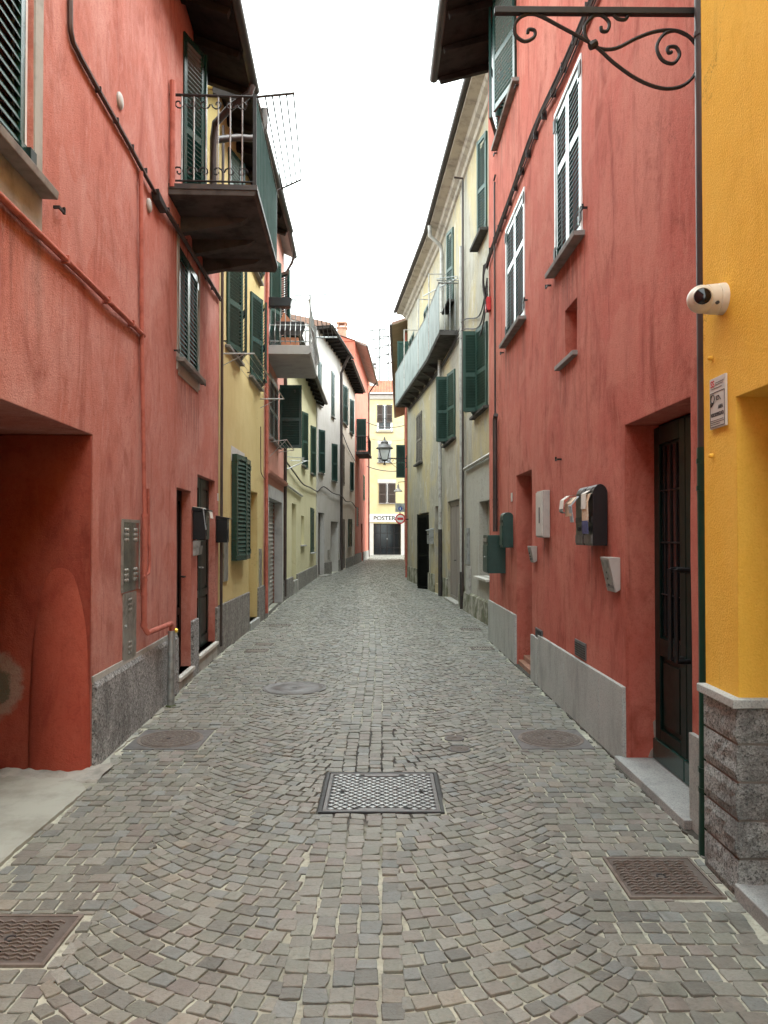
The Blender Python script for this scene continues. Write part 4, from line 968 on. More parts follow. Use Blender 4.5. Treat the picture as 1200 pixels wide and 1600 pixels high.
B = MB(W).tube([(1.1, .2, 10.7), (2.2, .2, 10.7)], .02, 5).tube([(1.1, 0, 10.7), (1.1, .2, 10.7)], .02, 5).tube([(2.2, 0, 10.7), (2.2, .2, 10.7)], .02, 5).build('window_rail', 'iron', H)
MB(W).box(1.1, 2.55, -.01, .02, 5.66, 5.95).build('lintel', 'white_wash', H); MB(W).box(1.1, 2.2, -.01, .02, 8.76, 9.0).build('lintel', 'white_wash', H)
D_ = MB(W).box(.78, 2.92, -.28, -.24, .05, 2.5).build('shop_door', 'glass_dark', H)
mb = MB(W)
for k in range(5): a = .78+2.14*k/4; mb.box(a-.025, a+.025, -.24, -.2, .05, 2.5)
for z in (.07, .6, 1.75, 2.46): mb.box(.78, 2.92, -.24, -.21, z-.02, z+.02)
mb.build('door_frame', 'iron', D_)
MB(W).lathe([(.05, 0), (.05, .03)], (1.85, -.2, 1.3), (0, 1, 0), 10).build('handle', 'zinc', D_)
for a, b_ in ((.45, .77), (2.93, 3.3)): MB(W).box(a, b_, -.01, .03, 0, 2.55).build('shop_surround', 'white_wash', H)
MB(W).box(.4, 3.3, -.3, .5, -.02, .05).build('step', 'concrete', H)
MB(W).prism([(-.02, 12.2), (.12, 12.25), (.2, 12.42), (.26, 12.6), (-.02, 12.6)], -1.5, 6, 'a').build('cornice', 'white_wash', H)
mb = MB(W)                                        # rows of clay tiles
nx, ny = 180, 10
for j in range(ny+1):
    for i in range(nx+1):
        a = -1.6+7.7*i/nx; b_ = .35-3.2*j/ny; mb.p(a, b_, 12.66+.85*(j/ny)*1.9+.045*abs(math.sin(a*math.pi/.22))+.012*noise.noise(Vector((a*3, j, 0))))
for j in range(ny):
    for i in range(nx): k = j*(nx+1)+i; mb.face(k, k+nx+1, k+nx+2, k+1)
ro = mb.build('roof', 'tile_red', H, smooth=False)
MB(W).box(-1.6, 6.1, .30, .40, 12.56, 12.64).build('gutter', 'dark_metal', H)
ch = MB(W).box(.45, .95, -1.9, -1.4, 13.2, 15.0).build('chimney', 'white_wash', H); MB(W).box(.38, 1.02, -1.97, -1.33, 15.0, 15.1).box(.55, .85, -1.8, -1.5, 15.1, 15.35).box(.38, 1.02, -1.97, -1.33, 15.35, 15.42).build('chimney_cap', 'cast_grey', ch)
sg = root('shop_sign', W.P(1.5, .03, 2.6), 'long white shop sign with black letters above the shop door', 'sign')
MB(W).box(.45, 2.95, .032, .075, 2.62, 3.24).build('board', 'lamp_white', sg)
text(sg, 'POSTER', W, .78, .078, 2.76, .5, 'ink', width=1.75, height=.36, bold=.016)

# ================================================================== HOUSES, right side
# ---- ochre house, nearest on the right
W = R0
H = root('town_house', W.P(2.5, 0, 0), 'ochre yellow house corner with granite block base, nearest on the right', 'house')
wall(H, W, -14, 2.72, 0, 8, 'ochre', opens=[(.8, 2.38, -.01, 2.22, 1.3)], amp=.003, step=.3, D=5)
cap = MB(W).prism([(2.335, -1.2), (2.335, .045), (2.725, .045), (2.725, -.02), (2.40, -.02), (2.40, -1.2)], .835, .875, 'c').build('plinth_cap', 'granite_grey', H, bevel=.004)
rb = random.Random(5)
def rough_block(pts, z0, z1, parent):
    """block following a path of (a,b) corner points, with a hacked face"""
    mb = MB(W); path = []
    for (p, q) in zip(pts, pts[1:]):
        L = math.hypot(q[0]-p[0], q[1]-p[1]); n = max(2, int(L/.05))
        path += [(p[0]+(q[0]-p[0])*k/n, p[1]+(q[1]-p[1])*k/n) for k in range(n)]
    path.append(pts[-1]); nz = 4
    for j in range(nz+1):
        for i, (a, b_) in enumerate(path):
            e = 0 if j in (0, nz) or i in (0, len(path)-1) else rb.uniform(.0, .016)
            # push towards the street / the doorway
            k = 1 if b_ > -.02 else 0
            mb.p(a-(0 if k else 1)*e, b_+k*e, z0+(z1-z0)*j/nz)
    n = len(path)
    for j in range(nz):
        for i in range(n-1): q = j*n+i; mb.face(q, q+n, q+n+1, q+1)
    return mb.build('stone_block', 'granite_rough', parent, label=None)
zz = [-.02, .168, .336, .504, .672, .832]
MB(W).box(2.372, 2.71, -.85, .006, -.02, .83).build('plinth_mortar', 'concrete', H)
for k, (z0, z1) in enumerate(zip(zz, zz[1:])):
    rough_block([(2.715, .014), (2.362, .014), (2.362, -.02), (2.362, -.16-.1*(k % 2))], z0+.005, z1-.005, H)
    rough_block([(2.362, -.17-.1*(k % 2)), (2.362, -.8)], z0+.005, z1-.005, H)
MB(W).box(.75, 2.37, -1.2, .03, -.03, .06).build('threshold', 'granite_step', H, bevel=.005)
door(H, W, .8, 2.38, .06, 2.22, -1.1, 'black_door', 2)
for z in (1.98, 2.45): MB(W).lathe([(.012, 0), (.010, .02), (.004, .024)], (2.62, 0, z), (0, 1, 0), 8).build('wall_plug', 'ochre', H)

# ---- coral house on the right
W = R1
H = root('town_house', W.P(4, 0, 0), 'coral house on the right with grey slab plinth and dark double door', 'house')
wall(H, W, 0, 7.88, 0, 8.95, 'coral_right', opens=[(.45, 1.55, -.01, 2.367, .26), (4.71, 5.65, -.01, 2.335, .34), (2.60, 3.56, 4.16, 5.68, .1), (5.05, 6.33, 4.16, 5.68, .1), (5.55, 6.95, 7.2, 8.7, .12), (2.78, 3.2, 3.2, 3.66, .22)], amp=.006, step=.3)
for a, b_ in ((2.60, 3.56), (5.05, 6.33)):
    MB(W).box(a, a+.04, -.06, .012, 4.16, 5.68).box(b_-.04, b_, -.06, .012, 4.16, 5.68).box(a+.04, b_-.04, -.06, .012, 5.64, 5.68).build('window_frame', 'white_frame', H)
    pair(H, W, a+.045, b_-.045, 4.17, 5.635, 0, 0, o=-.03, near=True, pitch=.046, mid=.62)
    sill(H, W, a-.06, b_+.06, 4.155, .09, .045); dog(H, W, a-.1, 4.30, -1); dog(H, W, b_+.22, 4.08)
    for s_ in (a, b_-.05):
        for z in (4.25, 5.5): MB(W).box(s_-.01, s_+.06, .012, .02, z, z+.12).build('hinge', 'iron', H)
# upper window with leaves standing open
window(H, W, 5.55, 6.95, 7.2, 8.7, -.06, 'white_frame'); sill(H, W, 5.4, 7.1, 7.2, .08, .05)
leaf(H, W, 6.97, 7.2, 8.7, .68, 1, 163, o=.03); leaf(H, W, 5.53, 7.2, 8.7, .68, -1, 166, o=.03)
leaf(H, W, 6.25, 7.2, 8.7, .2, 1, 70, o=-.05)
dog(H, W, 5.45, 7.1); dog(H, W, 7.1, 7.1)
MB(W).prism([(2.76, -.2), (2.76, .05), (3.42, .05), (3.42, -.01), (3.2, -.01), (3.2, -.2)], 3.155, 3.195, 'c').build('sill', 'sill_stone', H, bevel=.004)
# main door
D_ = MB(W); D_.box(.45, 1.55, -.30, -.24, .06, 2.367); D_.build('door_casing', 'dark_green', H)
for k, (a, b_) in enumerate(((.47, .995), (1.005, 1.53))):
    mb = MB(W); mb.box(a, b_, -.24, -.215, .07, 2.34)
    mb.box(a, a+.09, -.215, -.195, .2, 2.34).box(b_-.09, b_, -.215, -.195, .2, 2.34).box(a+.09, b_-.09, -.215, -.195, .2, .28).box(a+.09, b_-.09, -.215, -.195, .78, .9).box(a+.09, b_-.09, -.215, -.195, 2.22, 2.34)
    mb.box(a+.13, b_-.13, -.215, -.204, .32, .74); d = mb.build('door', 'dark_green', H, bevel=.004)
    MB(W).box(a, b_, -.24, -.175, .06, .2).build('kick_board', 'green_paint', d, bevel=.006)
    MB(W).box(a+.1, b_-.1, -.222, -.213, .92, 2.2).build('pane', 'glass_dark', d)
    g = MB(W)
    for q in range(3): g.tube([(a+.16+.1*q, -.208, .92), (a+.16+.1*q, -.208, 2.2)], .007, 5)
    for z in (1.2, 1.55, 1.9): g.tube([(a+.1, -.206, z), (b_-.1, -.206, z)], .006, 5)
    g.build('grille', 'iron', d)
    x = b_-.045 if k == 0 else a+.045
    MB(W).tube(smoothpath([(x, -.2, 1.38), (x, -.12, 1.38), (x, -.115, 1.34), (x, -.115, .86), (x, -.12, .82), (x, -.2, .82)], 3), .016, 8).build('handle', 'black_plastic', d, smooth=True)
MB(W).box(.40, 1.60, -.27, .07, -.03, .055).build('threshold', 'granite_step', H, bevel=.005)
MB(W).prism([(1.552, -.24), (1.552, -.16), (1.552, -.15)], .06, .07, 'c')
MB(W).prism([(-.255, .06), (-.15, .06), (-.165, .1), (-.20, .14), (-.19, .22), (-.185, .30), (-.22, .34), (-.255, .34)], 1.544, 1.56, 'a').build('bare_mortar_patch', 'concrete', H)
# second door
door(H, W, 4.71, 5.65, .1, 2.335, -.28, 'brown_paint', 1); MB(W).box(4.69, 5.67, -.3, -.02, -.03, .06).build('step', 'brick_old', H, bevel=.01); MB(W).box(4.72, 5.64, -.3, -.08, .06, .12).build('step', 'brick_old', H, bevel=.01)
# stone slabs of the plinth, each its own slab
def slabs(a, b_, z, n):
    for k in range(n):
        q0 = a+(b_-a)*k/n; q1 = a+(b_-a)*(k+1)/n; MB(W).box(q0+.0015, q1-.0015, -.01, .026+.002*(k % 2), -.03, z+.002*math.sin(k*3)).build('plinth_slab', 'granite_grey', H, bevel=.003)
slabs(1.56, 4.32, .54, 5); slabs(4.335, 4.70, .50, 1); slabs(5.66, 7.87, .61, 3); slabs(.02, .44, .52, 1)
for a, b_, z0, z1 in ((2.53, 2.87, .56, .70), (4.18, 4.5, .50, .60)):
    v_ = MB(W).box(a, b_, .0, .012, z0, z1).build('air_vent', 'cast_grey', H)
    for k in range(6): MB(W).box(a+.02, b_-.02, .012, .018, z0+.012+k*(z1-z0-.02)/6, z0+.02+k*(z1-z0-.02)/6).build('louvre', 'cast_dark', v_)
eave(H, W, -.3, 7.95, 8.92, 8.68, .80, rafters=.75, under='wood_dark', gr=.07)
downpipe(H, W, [(7.1, .03, 6.70), (7.12, .03, 6.62), (7.1, .03, 1.66)], .014, 'brown_pipe'); downpipe(H, W, [(6.92, .05, 3.3), (7.0, .05, 3.25), (7.0, .05, 1.65)], .034, 'brown_pipe', [(7.0, .05, 2.0), (7.0, .05, 2.1)], 'brown pipe dropping behind the green box')
downpipe(H, W, [(6.98, .04, 6.74), (7.1, .04, 6.72)], .014, 'brown_pipe')
downpipe(H, W, [(.16, .05, 7.2), (.16, .05, 2.0)], .033, 'brown_pipe', [(.16, .05, 4.2), (.16, .05, 6.0)], 'dark brown rain pipe where coral and ochre meet')
downpipe(H, W, [(.16, .05, 2.05), (.14, .055, 1.2), (.10, .075, .5), (.10, .08, -.01)], .037, 'pipe_green', [(.16, .05, 1.98), (.155, .052, 1.84), (.10, .077, .42), (.10, .077, .32)], 'dark green iron foot of the rain pipe')
dog(H, W, 3.39, 2.31)

# ---- worn grey and yellow house, bending with the lane
LEAF[0] = 'green_faded'
H = root('town_house', R2.P(5, 0, 0), 'worn grey and yellow house with peeling render and a long balcony', 'house')
W = R2
wall(H, W, -.1, 8.31, 0, 9.5, 'worn_render', opens=[(2.0, 3.35, 3.96, 5.5, .1), (5.95, 7.7, 3.9, 5.5, .1), (2.0, 2.9, 7.2, 9.0, .1), (6.2, 7.1, 7.2, 8.95, .1), (5.4, 7.3, .0, 2.43, .12), (1.85, 2.9, .82, 2.24, .16)], step=.7)
for a, b_, z0, z1 in ((2.0, 3.35, 3.96, 5.5), (5.95, 7.7, 3.9, 5.5)):
    window(H, W, a, b_, z0, z1, -.06); sill(H, W, a-.1, b_+.1, z0, .1, .05, 'slab_dark'); leaf(H, W, a, z0, z1, .62, -1, 172, o=.035); leaf(H, W, b_, z0, z1, .62, 1, 165, o=.035); dog(H, W, b_+.6, z0+.5)
    leaf(H, W, (a+b_)/2, z0, z1, .33, 1, 60, o=.0); leaf(H, W, (a+b_)/2, z0, z1, .33, -1, 95, o=.02); leaf(H, W, a+.02, z0, z1, .5, 1, 4, o=-.02)
for a, b_, z0, z1 in ((2.0, 2.9, 7.2, 9.0), (6.2, 7.1, 7.2, 8.95)): pair(H, W, a, b_, z0, z1, 12, 6, o=.0); sill(H, W, a-.1, b_+.1, z0, .16, .06, 'slab_dark')
door(H, W, 5.4, 7.3, .0, 2.43, -.08, 'door_wood', 2, rows=((.05, .95),)); sill(H, W, 1.7, 3.0, .82, .1, .05, 'marble', -.14)
MB(W).prism([(-.01, .42), (.05, .38), (.07, -.02), (-.01, -.02)], 0, 4.55, 'a').build('plinth', 'mossy_plinth', H, bevel=.01); MB(W).box(4.7, 5.38, -.01, .03, -.02, .5).build('plinth', 'mossy_plinth', H); MB(W).box(7.32, 8.28, -.01, .03, -.02, .5).build('plinth', 'mossy_plinth', H)
MB(W).box(5.35, 7.35, -.1, .1, -.02, .05).build('threshold', 'concrete', H)
MB(W).tube([(-.1, .05, 3.03), (4.4, .05, 3.0)], .035, 6).build('conduit', 'pale_pipe', H)
downpipe(H, W, [(4.45, .25, 9.3), (4.45, .06, 9.28), (4.47, .06, 9.2), (4.55, .06, .3)], .022, 'brown_pipe'); downpipe(H, W, [(4.68, .07, 7.9), (4.70, .07, .8)], .034, 'pale_pipe', [(4.69, .07, 5), (4.69, .07, 2.9)]); downpipe(H, W, [(4.70, .07, .8), (4.70, .07, .0)], .036, 'dark_metal')
downpipe(H, W, [(8.1, .1, 6.2), (8.1, .09, 1.75)], .05, 'pale_pipe', [(8.1, .09, 4.5), (8.1, .09, 3)]); downpipe(H, W, [(8.1, .09, 1.75), (8.1, .09, 0)], .055, 'dark_metal')
downpipe(H, W, [(7.6, .42, 9.55), (7.65, .40, 9.3), (7.8, .1, 9.1), (7.85, .07, 8.9), (7.9, .07, 7.4)], .05, 'pale_pipe')
MB(W).box(4.0, 4.3, .0, .06, 1.0, 1.75).build('meter_cover', 'zinc', H); MB(W).box(3.85, 4.25, .0, .05, .35, .95).build('meter_cover', 'pale_pipe', H)
def cornice(W, a, b_):
    MB(W).prism([(-.02, 9.33), (.05, 9.36), (.08, 9.42), (.16, 9.46), (.2, 9.52), (.4, 9.56), (.4, 9.6), (-.02, 9.6)], a, b_, 'a').build('cornice', 'cornice_stone', H)
    eave(H, W, a, b_, 9.62, 9.6, .42, rafters=0, under='wood_grey', slope=.3)
cornice(W, -.2, 8.31)
W = R2b
wall(H, W, 0, 7.03, 0, 9.5, 'worn_render', opens=[(3.6, 4.7, 3.9, 5.5, .1), (2.3, 4.3, .0, 2.28, .5), (.5, 1.2, .25, 2.4, .2), (5.4, 6.6, 6.35, 8.5, .1), (2.2, 3.2, 6.35, 8.5, .1)], step=.8)
pair(H, W, 3.6, 4.7, 3.9, 5.5, 0, 0, o=.0, mat='wood_grey', slat='wood_grey'); sill(H, W, 3.5, 4.8, 3.9, .12, .06, 'slab_dark')
door(H, W, 2.3, 4.3, 0, 2.28, -.45, 'black_door', 2); door(H, W, .5, 1.2, .25, 2.4, -.15, 'door_wood', 1)
leaf(H, W, 4.32, .0, 2.25, .5, 1, 168, o=.03, mat='black_door', slat='black_door', mid=.0); leaf(H, W, 2.28, .0, 2.2, .5, -1, 150, o=.03, mat='black_door', slat='black_door')
pair(H, W, 5.4, 6.6, 6.35, 8.5, 0, 0, o=-.02); pair(H, W, 2.2, 3.2, 6.35, 8.5, 0, 0, o=-.02); leaf(H, W, 6.65, 6.35, 8.45, .4, 1, 88, o=.03)
for a, b_ in ((0, .48), (1.22, 2.26), (4.34, 7.0)): MB(W).box(a+.01, b_, -.01, .04, -.02, .5).build('plinth', 'mossy_plinth', H)
cornice(W, .0, 7.15)
# long balcony faced with pale sheets
B = MB(R2).box(5.6, 8.3, -.05, .42, 6.2, 6.32).build('balcony', 'slab_dark', H, label='long mossy balcony slab faced with pale green sheets')
MB(R2b).box(0, 7.2, -.05, .42, 6.2, 6.32).build('slab', 'slab_dark', B)
for k in range(6): a = 5.6+k*.45; MB(R2).box(a+.004, a+.446, .424, .436+.003*(k % 2), 6.26, 7.38).build('sheet', 'panel_pale', B)
for k in range(16): a = .03+k*.448; MB(R2b).box(a+.004, a+.444, .424, .436+.003*(k % 2), 6.26, 7.38).build('sheet', 'panel_pale', B)
MB(R2).tube([(5.58, .43, 7.4), (8.32, .43, 7.4)], .022, 6).tube([(5.6, 0, 7.4), (5.6, .43, 7.4)], .018, 6).build('railing', 'zinc', B); MB(R2b).tube([(0, .43, 7.4), (7.2, .43, 7.4)], .022, 6).build('railing', 'zinc', B)
balusters(B, R2, [(5.6, .06+.12*k) for k in range(3)], 6.3, 7.4, .009, 'zinc'); 
for W_, s_ in ((R2, 7.6), (R2b, 1.4), (R2b, 4.6)): MB(W_).tube([(s_, .44, 6.3), (s_, .44, 8.3)], .02, 6).tube([(s_, 0, 8.3), (s_, .44, 8.3)], .014, 5).build('post', 'pale_pipe', B)
for k in range(7): MB(R2b).prism([(0, 6.2), (0, 6.0), (.3, 6.16), (.36, 6.2)], .3+k*1.0, .4+k*1.0, 'a').build('bracket', 'slab_dark', B)

# ---- far house on the right, mostly hidden
W = R3
H = root('town_house', W.P(4, 0, 0), 'ochre house behind the worn one, only its eave and edge in view', 'house')
wall(H, W, 0, 22.4, 0, 9.6, 'beige', opens=[(6, 7.2, 4.2, 5.6, .1)], step=2)
leaf(H, W, 6.0, 4.15, 5.62, .42, -1, 90, o=.03); MB(W).box(6.02, 6.05, .05, .45, 4.2, 5.58).build('shutter_panel', 'dark_green', H)
eave(H, W, 0, 22, 9.5, 9.3, .58, rafters=0, under='beige'); downpipe(H, W, [(1.0, .04, 9.3), (1.0, .04, 0)], .04, 'pink_pipe')

# ================================================================== THINGS ON AND BETWEEN THE HOUSES
def thing(name, W, s, o, z, label, cat, group=None): return root(name, W.P(s, o, z), label, cat, group)
# ---- left coral house
W = L1
c = thing('meter_cabinet', W, 5.1, 0, 1.15, 'shiny dented metal cabinet door with round vents, above the dull one', 'meter cabinet', 'meter cabinets in the left wall')
MB(W).box(4.87, 5.33, -.01, .012, 1.15, 1.71).build('door', 'mirror_box', c, bevel=.003)
mb = MB(W); mb.box(4.865, 5.335, .0, .016, 1.70, 1.725).box(4.86, 4.875, .0, .016, 1.15, 1.70).box(5.325, 5.34, .0, .016, 1.15, 1.70); mb.build('frame', 'steel_box', c)
def vents(c, s0, z0, nx, nz, k=.045):
    for i in range(nx):
        for j in range(nz): MB(W).lathe([(.016, 0), (.016, .004), (.010, .009), (.003, .010)], (s0+i*k*1.4, .012, z0+j*k), (0, 1, 0), 10).build('vent_cap', 'steel_box', c)
for s_, z in ((4.94, 1.24), (5.19, 1.24), (4.94, 1.56), (5.19, 1.56)): vents(c, s_, z, 2, 3, .04)
c = thing('meter_cabinet', W, 5.1, 0, .6, 'dull grey metal cabinet door just above the speckled plinth', 'meter cabinet', 'meter cabinets in the left wall')
MB(W).box(4.90, 5.26, -.01, .011, .60, 1.14).build('door', 'steel_box', c, bevel=.003); vents(c, 5.04, 1.0, 2, 3, .04); vents(c, 5.04, .66, 2, 3, .04)
MB(W).lathe([(.012, 0), (.012, .012)], (4.95, .011, .88), (0, 1, 0), 8).build('lock', 'zinc', c)
def mailbox(s0, s1, z0, z1, dep, label, mat='black_plastic', lid=True):
    c = thing('mailbox', W, (s0+s1)/2, 0, z0, label, 'mailbox')
    MB(W).box(s0, s1, .005, dep, z0, z1-.05).build('body', mat, c, bevel=.006)
    MB(W).prism([(-.0, z1), (dep+.035, z1-.035), (dep+.035, z1-.05), (0, z1-.045)], s0-.012, s1+.012, 'a').build('lid', mat, c, bevel=.003)
    MB(W).box(s0+.04, s1-.04, dep, dep+.006, z0+.04, z0+.18).build('door', mat, c)
    MB(W).box(s0+.05, s1-.05, dep, dep+.004, z1-.12, z1-.10).build('slot', 'zinc', c); return c
m1 = mailbox(7.52, 7.76, 1.55, 1.92, .15, 'black mailbox with papers on its lid between the two left doors')
p = thing('folded_leaflet', W, 7.6, .1, 1.87, 'white leaflet lying folded on the black mailbox lid', 'leaflet')
MB(W).prism([(.0, 1.925), (.10, 1.91), (.19, 1.86), (.20, 1.79), (.195, 1.79), (.185, 1.855), (.10, 1.90), (.0, 1.915)], 7.56, 7.72, 'a').build('sheet', 'paper_white', p)
MB(W).prism([(.06, 1.915), (.13, 1.90), (.155, 1.66), (.150, 1.66), (.12, 1.895)], 7.50, 7.6, 'a').build('sheet', 'paper_grey', p)
c = thing('leaflet_holder', W, 7.6, 0, 1.36, 'small grey box hanging under the black mailbox', 'box'); MB(W).prism([(.0, 1.36), (.07, 1.38), (.09, 1.54), (0, 1.54)], 7.55, 7.72, 'a').build('body', 'zinc', c, bevel=.004); MB(W).box(7.56, 7.71, .088, .094, 1.48, 1.53).build('slot', 'cast_dark', c)
mailbox(9.02, 9.19, 1.50, 1.86, .15, 'black mailbox with sloping lid at the edge of the yellow house')
MB(W).box(9.12, 9.19, 0, .008, 2.06, 2.16).build('number_plate', 'white_plastic', None, label='small white number plate high beside the left door', cat='plate')
c = thing('wall_disc', W, 4.74, 0, 4.85, 'pale oval disc fixed high on the left coral wall', 'wall disc'); MB(W).lathe([(.062, 0), (.062, .012), (.05, .022), (.02, .026)], (4.74, 0, 4.93), (0, 1, 0), 20).build('cap', 'beige_box', c, smooth=True)
c = thing('wall_disc', W, 5.62, 0, 4.45, 'pale disc under the cable box on the left coral wall', 'wall disc'); MB(W).lathe([(.06, 0), (.06, .012), (.05, .02), (.02, .024)], (5.60, 0, 4.50), (0, 1, 0), 20).build('cap', 'beige_box', c, smooth=True)
cb = thing('cable', W, 5, 0, 4.6, 'brown cable stapled across the left coral wall and down to a box', 'cable')
MB(W).tube(smoothpath([(3.67, .02, 6.2), (3.67, .02, 4.95), (3.70, .02, 4.74), (3.80, .02, 4.71), (4.02, .02, 4.70), (4.98, .02, 4.695), (5.66, .03, 4.66), (6.3, .03, 4.70), (7.6, .03, 4.74), (9.15, .03, 4.80)], 3), .017, 6).build('sheath', 'cable_brown', cb, smooth=True)
MB(W).tube(smoothpath([(5.2, .03, 4.66), (6.0, .045, 4.64), (6.3, .035, 4.66), (7.6, .035, 4.70), (9.15, .03, 4.76)], 3), .011, 5).build('sheath', 'cable', cb, smooth=True)
for k in range(12): MB(W).box(4.2+.4*k, 4.215+.4*k, 0, .04, 4.68+.005*k, 4.72+.005*k).build('staple', 'cable', cb)
c = thing('junction_box', W, 5.8, 0, 4.55, 'dark cable junction box on the left coral wall', 'junction box'); MB(W).prism([(5.68, 4.68), (5.98, 4.66), (6.0, 4.6), (5.72, 4.60)], .0, .07, 'b').build('body', 'cast_dark', c, bevel=.006)
c = thing('drying_rack', W, 7.6, .86, 5.9, 'grey wire drying rack hooked outside the green balcony railing', 'drying rack')
MB(W).tube([(6.38, .83, 5.94), (6.38, 1.22, 5.99)], .013, 6).build('arm', 'dark_metal', c); MB(W).tube([(8.4, .85, 5.93), (8.4, 1.16, 6.08)], .012, 6).build('arm', 'dark_metal', c)
for k in range(5): MB(W).tube([(6.38, .93+.07*k, 5.953+.009*k), (8.4, .92+.06*k, 5.965+.028*k)], .0085, 5).build('line', 'dark_metal', c)
# ---- straw yellow house
W = L2
c = thing('drying_rack', W, 2, 0, 4.1, 'white wire drying rack below the yellow house windows', 'drying rack')
mb = MB(W)
for s_ in (.25, 3.75): mb.tube([(s_, 0, 4.12), (s_, .44, 4.12)], .012, 5).tube([(s_, 0, 3.95), (s_, .3, 4.11)], .007, 5)
mb.tube([(.25, .44, 4.12), (3.75, .44, 4.12)], .010, 5); mb.build('frame', 'wire', c)
for k in range(4): MB(W).tube([(.25, .08+.09*k, 4.125), (3.75, .08+.09*k, 4.125)], .004, 4).build('line', 'wire', c)
c = thing('cable', W, 4, 0, 2.6, 'thin cable hanging down the edge of the yellow house', 'cable'); MB(W).tube(smoothpath([(3.7, .02, 3.6), (3.72, .02, 2.85), (3.8, .03, 2.72), (4.2, .03, 2.66)], 3), .008, 5).build('sheath', 'cable_brown', c)
# ---- pink house balcony
W = L3
c = thing('planter_box', W, .34, .4, 6.05, 'black planter box hooked on the pale balcony railing', 'planter'); mb = MB(W); mb.prism([(.02, 6.07), (.48, 6.07), (.51, 6.24), (-.01, 6.24)], .24, .44, 'a'); mb.build('trough', 'black_plastic', c, bevel=.006); MB(W).box(.26, .42, .02, .48, 6.225, 6.245).build('soil', 'earth', c)
c = thing('barbecue', W, 1.1, .45, 5.32, 'black barbecue with terracotta stand on the pale balcony', 'barbecue')
MB(W).prism([(.2, 5.72), (.66, 5.72), (.72, 5.9), (.14, 5.9)], .7, 1.1, 'a').build('fire_bowl', 'cast_dark', c, bevel=.01); MB(W).box(.8, 1.05, .25, .6, 5.32, 5.6).build('stand', 'terracotta', c, bevel=.008); MB(W).prism([(.2, 5.9), (.5, 5.9), (.3, 6.12)], .85, 1.05, 'a').build('hood', 'terracotta', c)
c = thing('drying_rack', W, 1.5, .9, 6.3, 'grey wire drying rack reaching out from the pale balcony', 'drying rack')
mb = MB(W); mb.tube([(.34, .5, 6.30), (.34, 1.25, 6.34)], .014, 5).tube([(2.5, .86, 6.05), (2.5, 1.35, 6.05)], .02, 5); mb.build('frame', 'zinc', c)
for k in range(5): MB(W).tube([(.34, .92+.08*k, 6.31), (2.5, .95+.1*k, 6.06)], .009, 4).build('line', 'dark_metal', c)
c = thing('drying_rack', W, 3.5, 0, 3.4, 'small folded wire rack under the square-standing green leaf', 'drying rack')
mb = MB(W); mb.tube([(1.0, 0, 3.5), (1.0, .35, 3.55), (2.9, .35, 3.55), (2.9, 0, 3.5)], .009, 5).tube([(1.0, 0, 3.2), (1.0, .35, 3.55)], .007, 5); mb.build('frame', 'wire', c)
for k in range(3): MB(W).tube([(1.0, .1+.09*k, 3.54), (2.9, .1+.09*k, 3.54)], .004, 4).build('line', 'wire', c)
c = thing('drying_rack', L4, .5, 0, 3.2, 'grey iron rack arm on the pale yellow house corner', 'drying rack'); mb = MB(L4); mb.tube([(.2, 0, 3.2), (.8, .5, 3.5)], .015, 5).tube([(.2, 0, 3.55), (.9, .45, 3.58)], .010, 5).tube([(.75, .1, 3.5), (.85, .55, 3.5)], .012, 5); mb.build('arm', 'zinc', c); MB(L4).lathe([(.03, 0), (.03, .08)], (.8, .4, 3.5), (0, 0, 1), 8).build('pulley', 'pale_pipe', c)
c = thing('cable', L4, 5, 0, 3, 'black cable sagging along the pale yellow and white fronts', 'cable')
MB().tube(smoothpath([L4.P(.1, .04, 3.45), L4.P(2, .06, 3.3), L4.P(4.5, .06, 3.15), L4.P(7, .06, 3.2), L4.P(10, .06, 3.25), L5.P(1, .06, 3.5), L5.P(3, .08, 3.35), L5.P(5.2, .08, 3.35), L6.P(2, .06, 3.2), L6.P(5, .06, 3.3), L6.P(7.5, .06, 3.1)], 4), .022, 5, world=True).build('sheath', 'cable', c)
c = thing('cable', L6, 5, 0, 5, 'thin cable sagging high on the rose white front', 'cable'); MB().tube(smoothpath([L6.P(.1, .05, 6.3), L6.P(3, .05, 5.9), L6.P(7.5, .05, 5.6)], 4), .02, 5, world=True).build('sheath', 'cable', c)

# ---- right coral house
W = R1
def twin(s0, label):
    c = thing('mailbox', W, s0, 0, 1.52, label, 'mailbox', 'black letterboxes with round tops')
    w = .235; d = .115
    prof = [(0.005, 1.52), (d, 1.52), (d, 1.90)]+[(d*.5+d*.5*math.cos(a*math.pi/8), 1.90+.085*math.sin(a*math.pi/8)) for a in range(1, 8)]+[(.005, 1.90)]
    MB(W).prism(prof, s0, s0+w, 'a').build('body', 'black_plastic', c, bevel=.004)
    MB(W).box(s0+.012, s0+w-.012, d, d+.006, 1.70, 1.74).build('flap', 'cast_dark', c)
    MB(W).box(s0+.012, s0+w-.012, d, d+.008, 1.535, 1.60).build('name_strip', 'cast_grey', c); MB(W).lathe([(.018, 0), (.018, .012), (.006, .014)], (s0+w/2, d+.004, 1.65), (0, 1, 0), 10).build('lock', 'cast_dark', c)
    MB(W).tube([(s0+.01, d*.6+.06*math.cos(a*.39), 1.93+.035*math.sin(a*.39)) for a in range(9)], .006, 5).build('lid_edge', 'cast_grey', c); return c
twin(1.94, 'black letterbox nearer the main door, newspaper hanging from its slot'); twin(2.19, 'black letterbox farther from the main door, papers stuffed across it')
p = thing('newspaper', W, 2.1, .21, 1.6, 'folded newspaper hanging down the nearer black letterbox', 'newspaper')
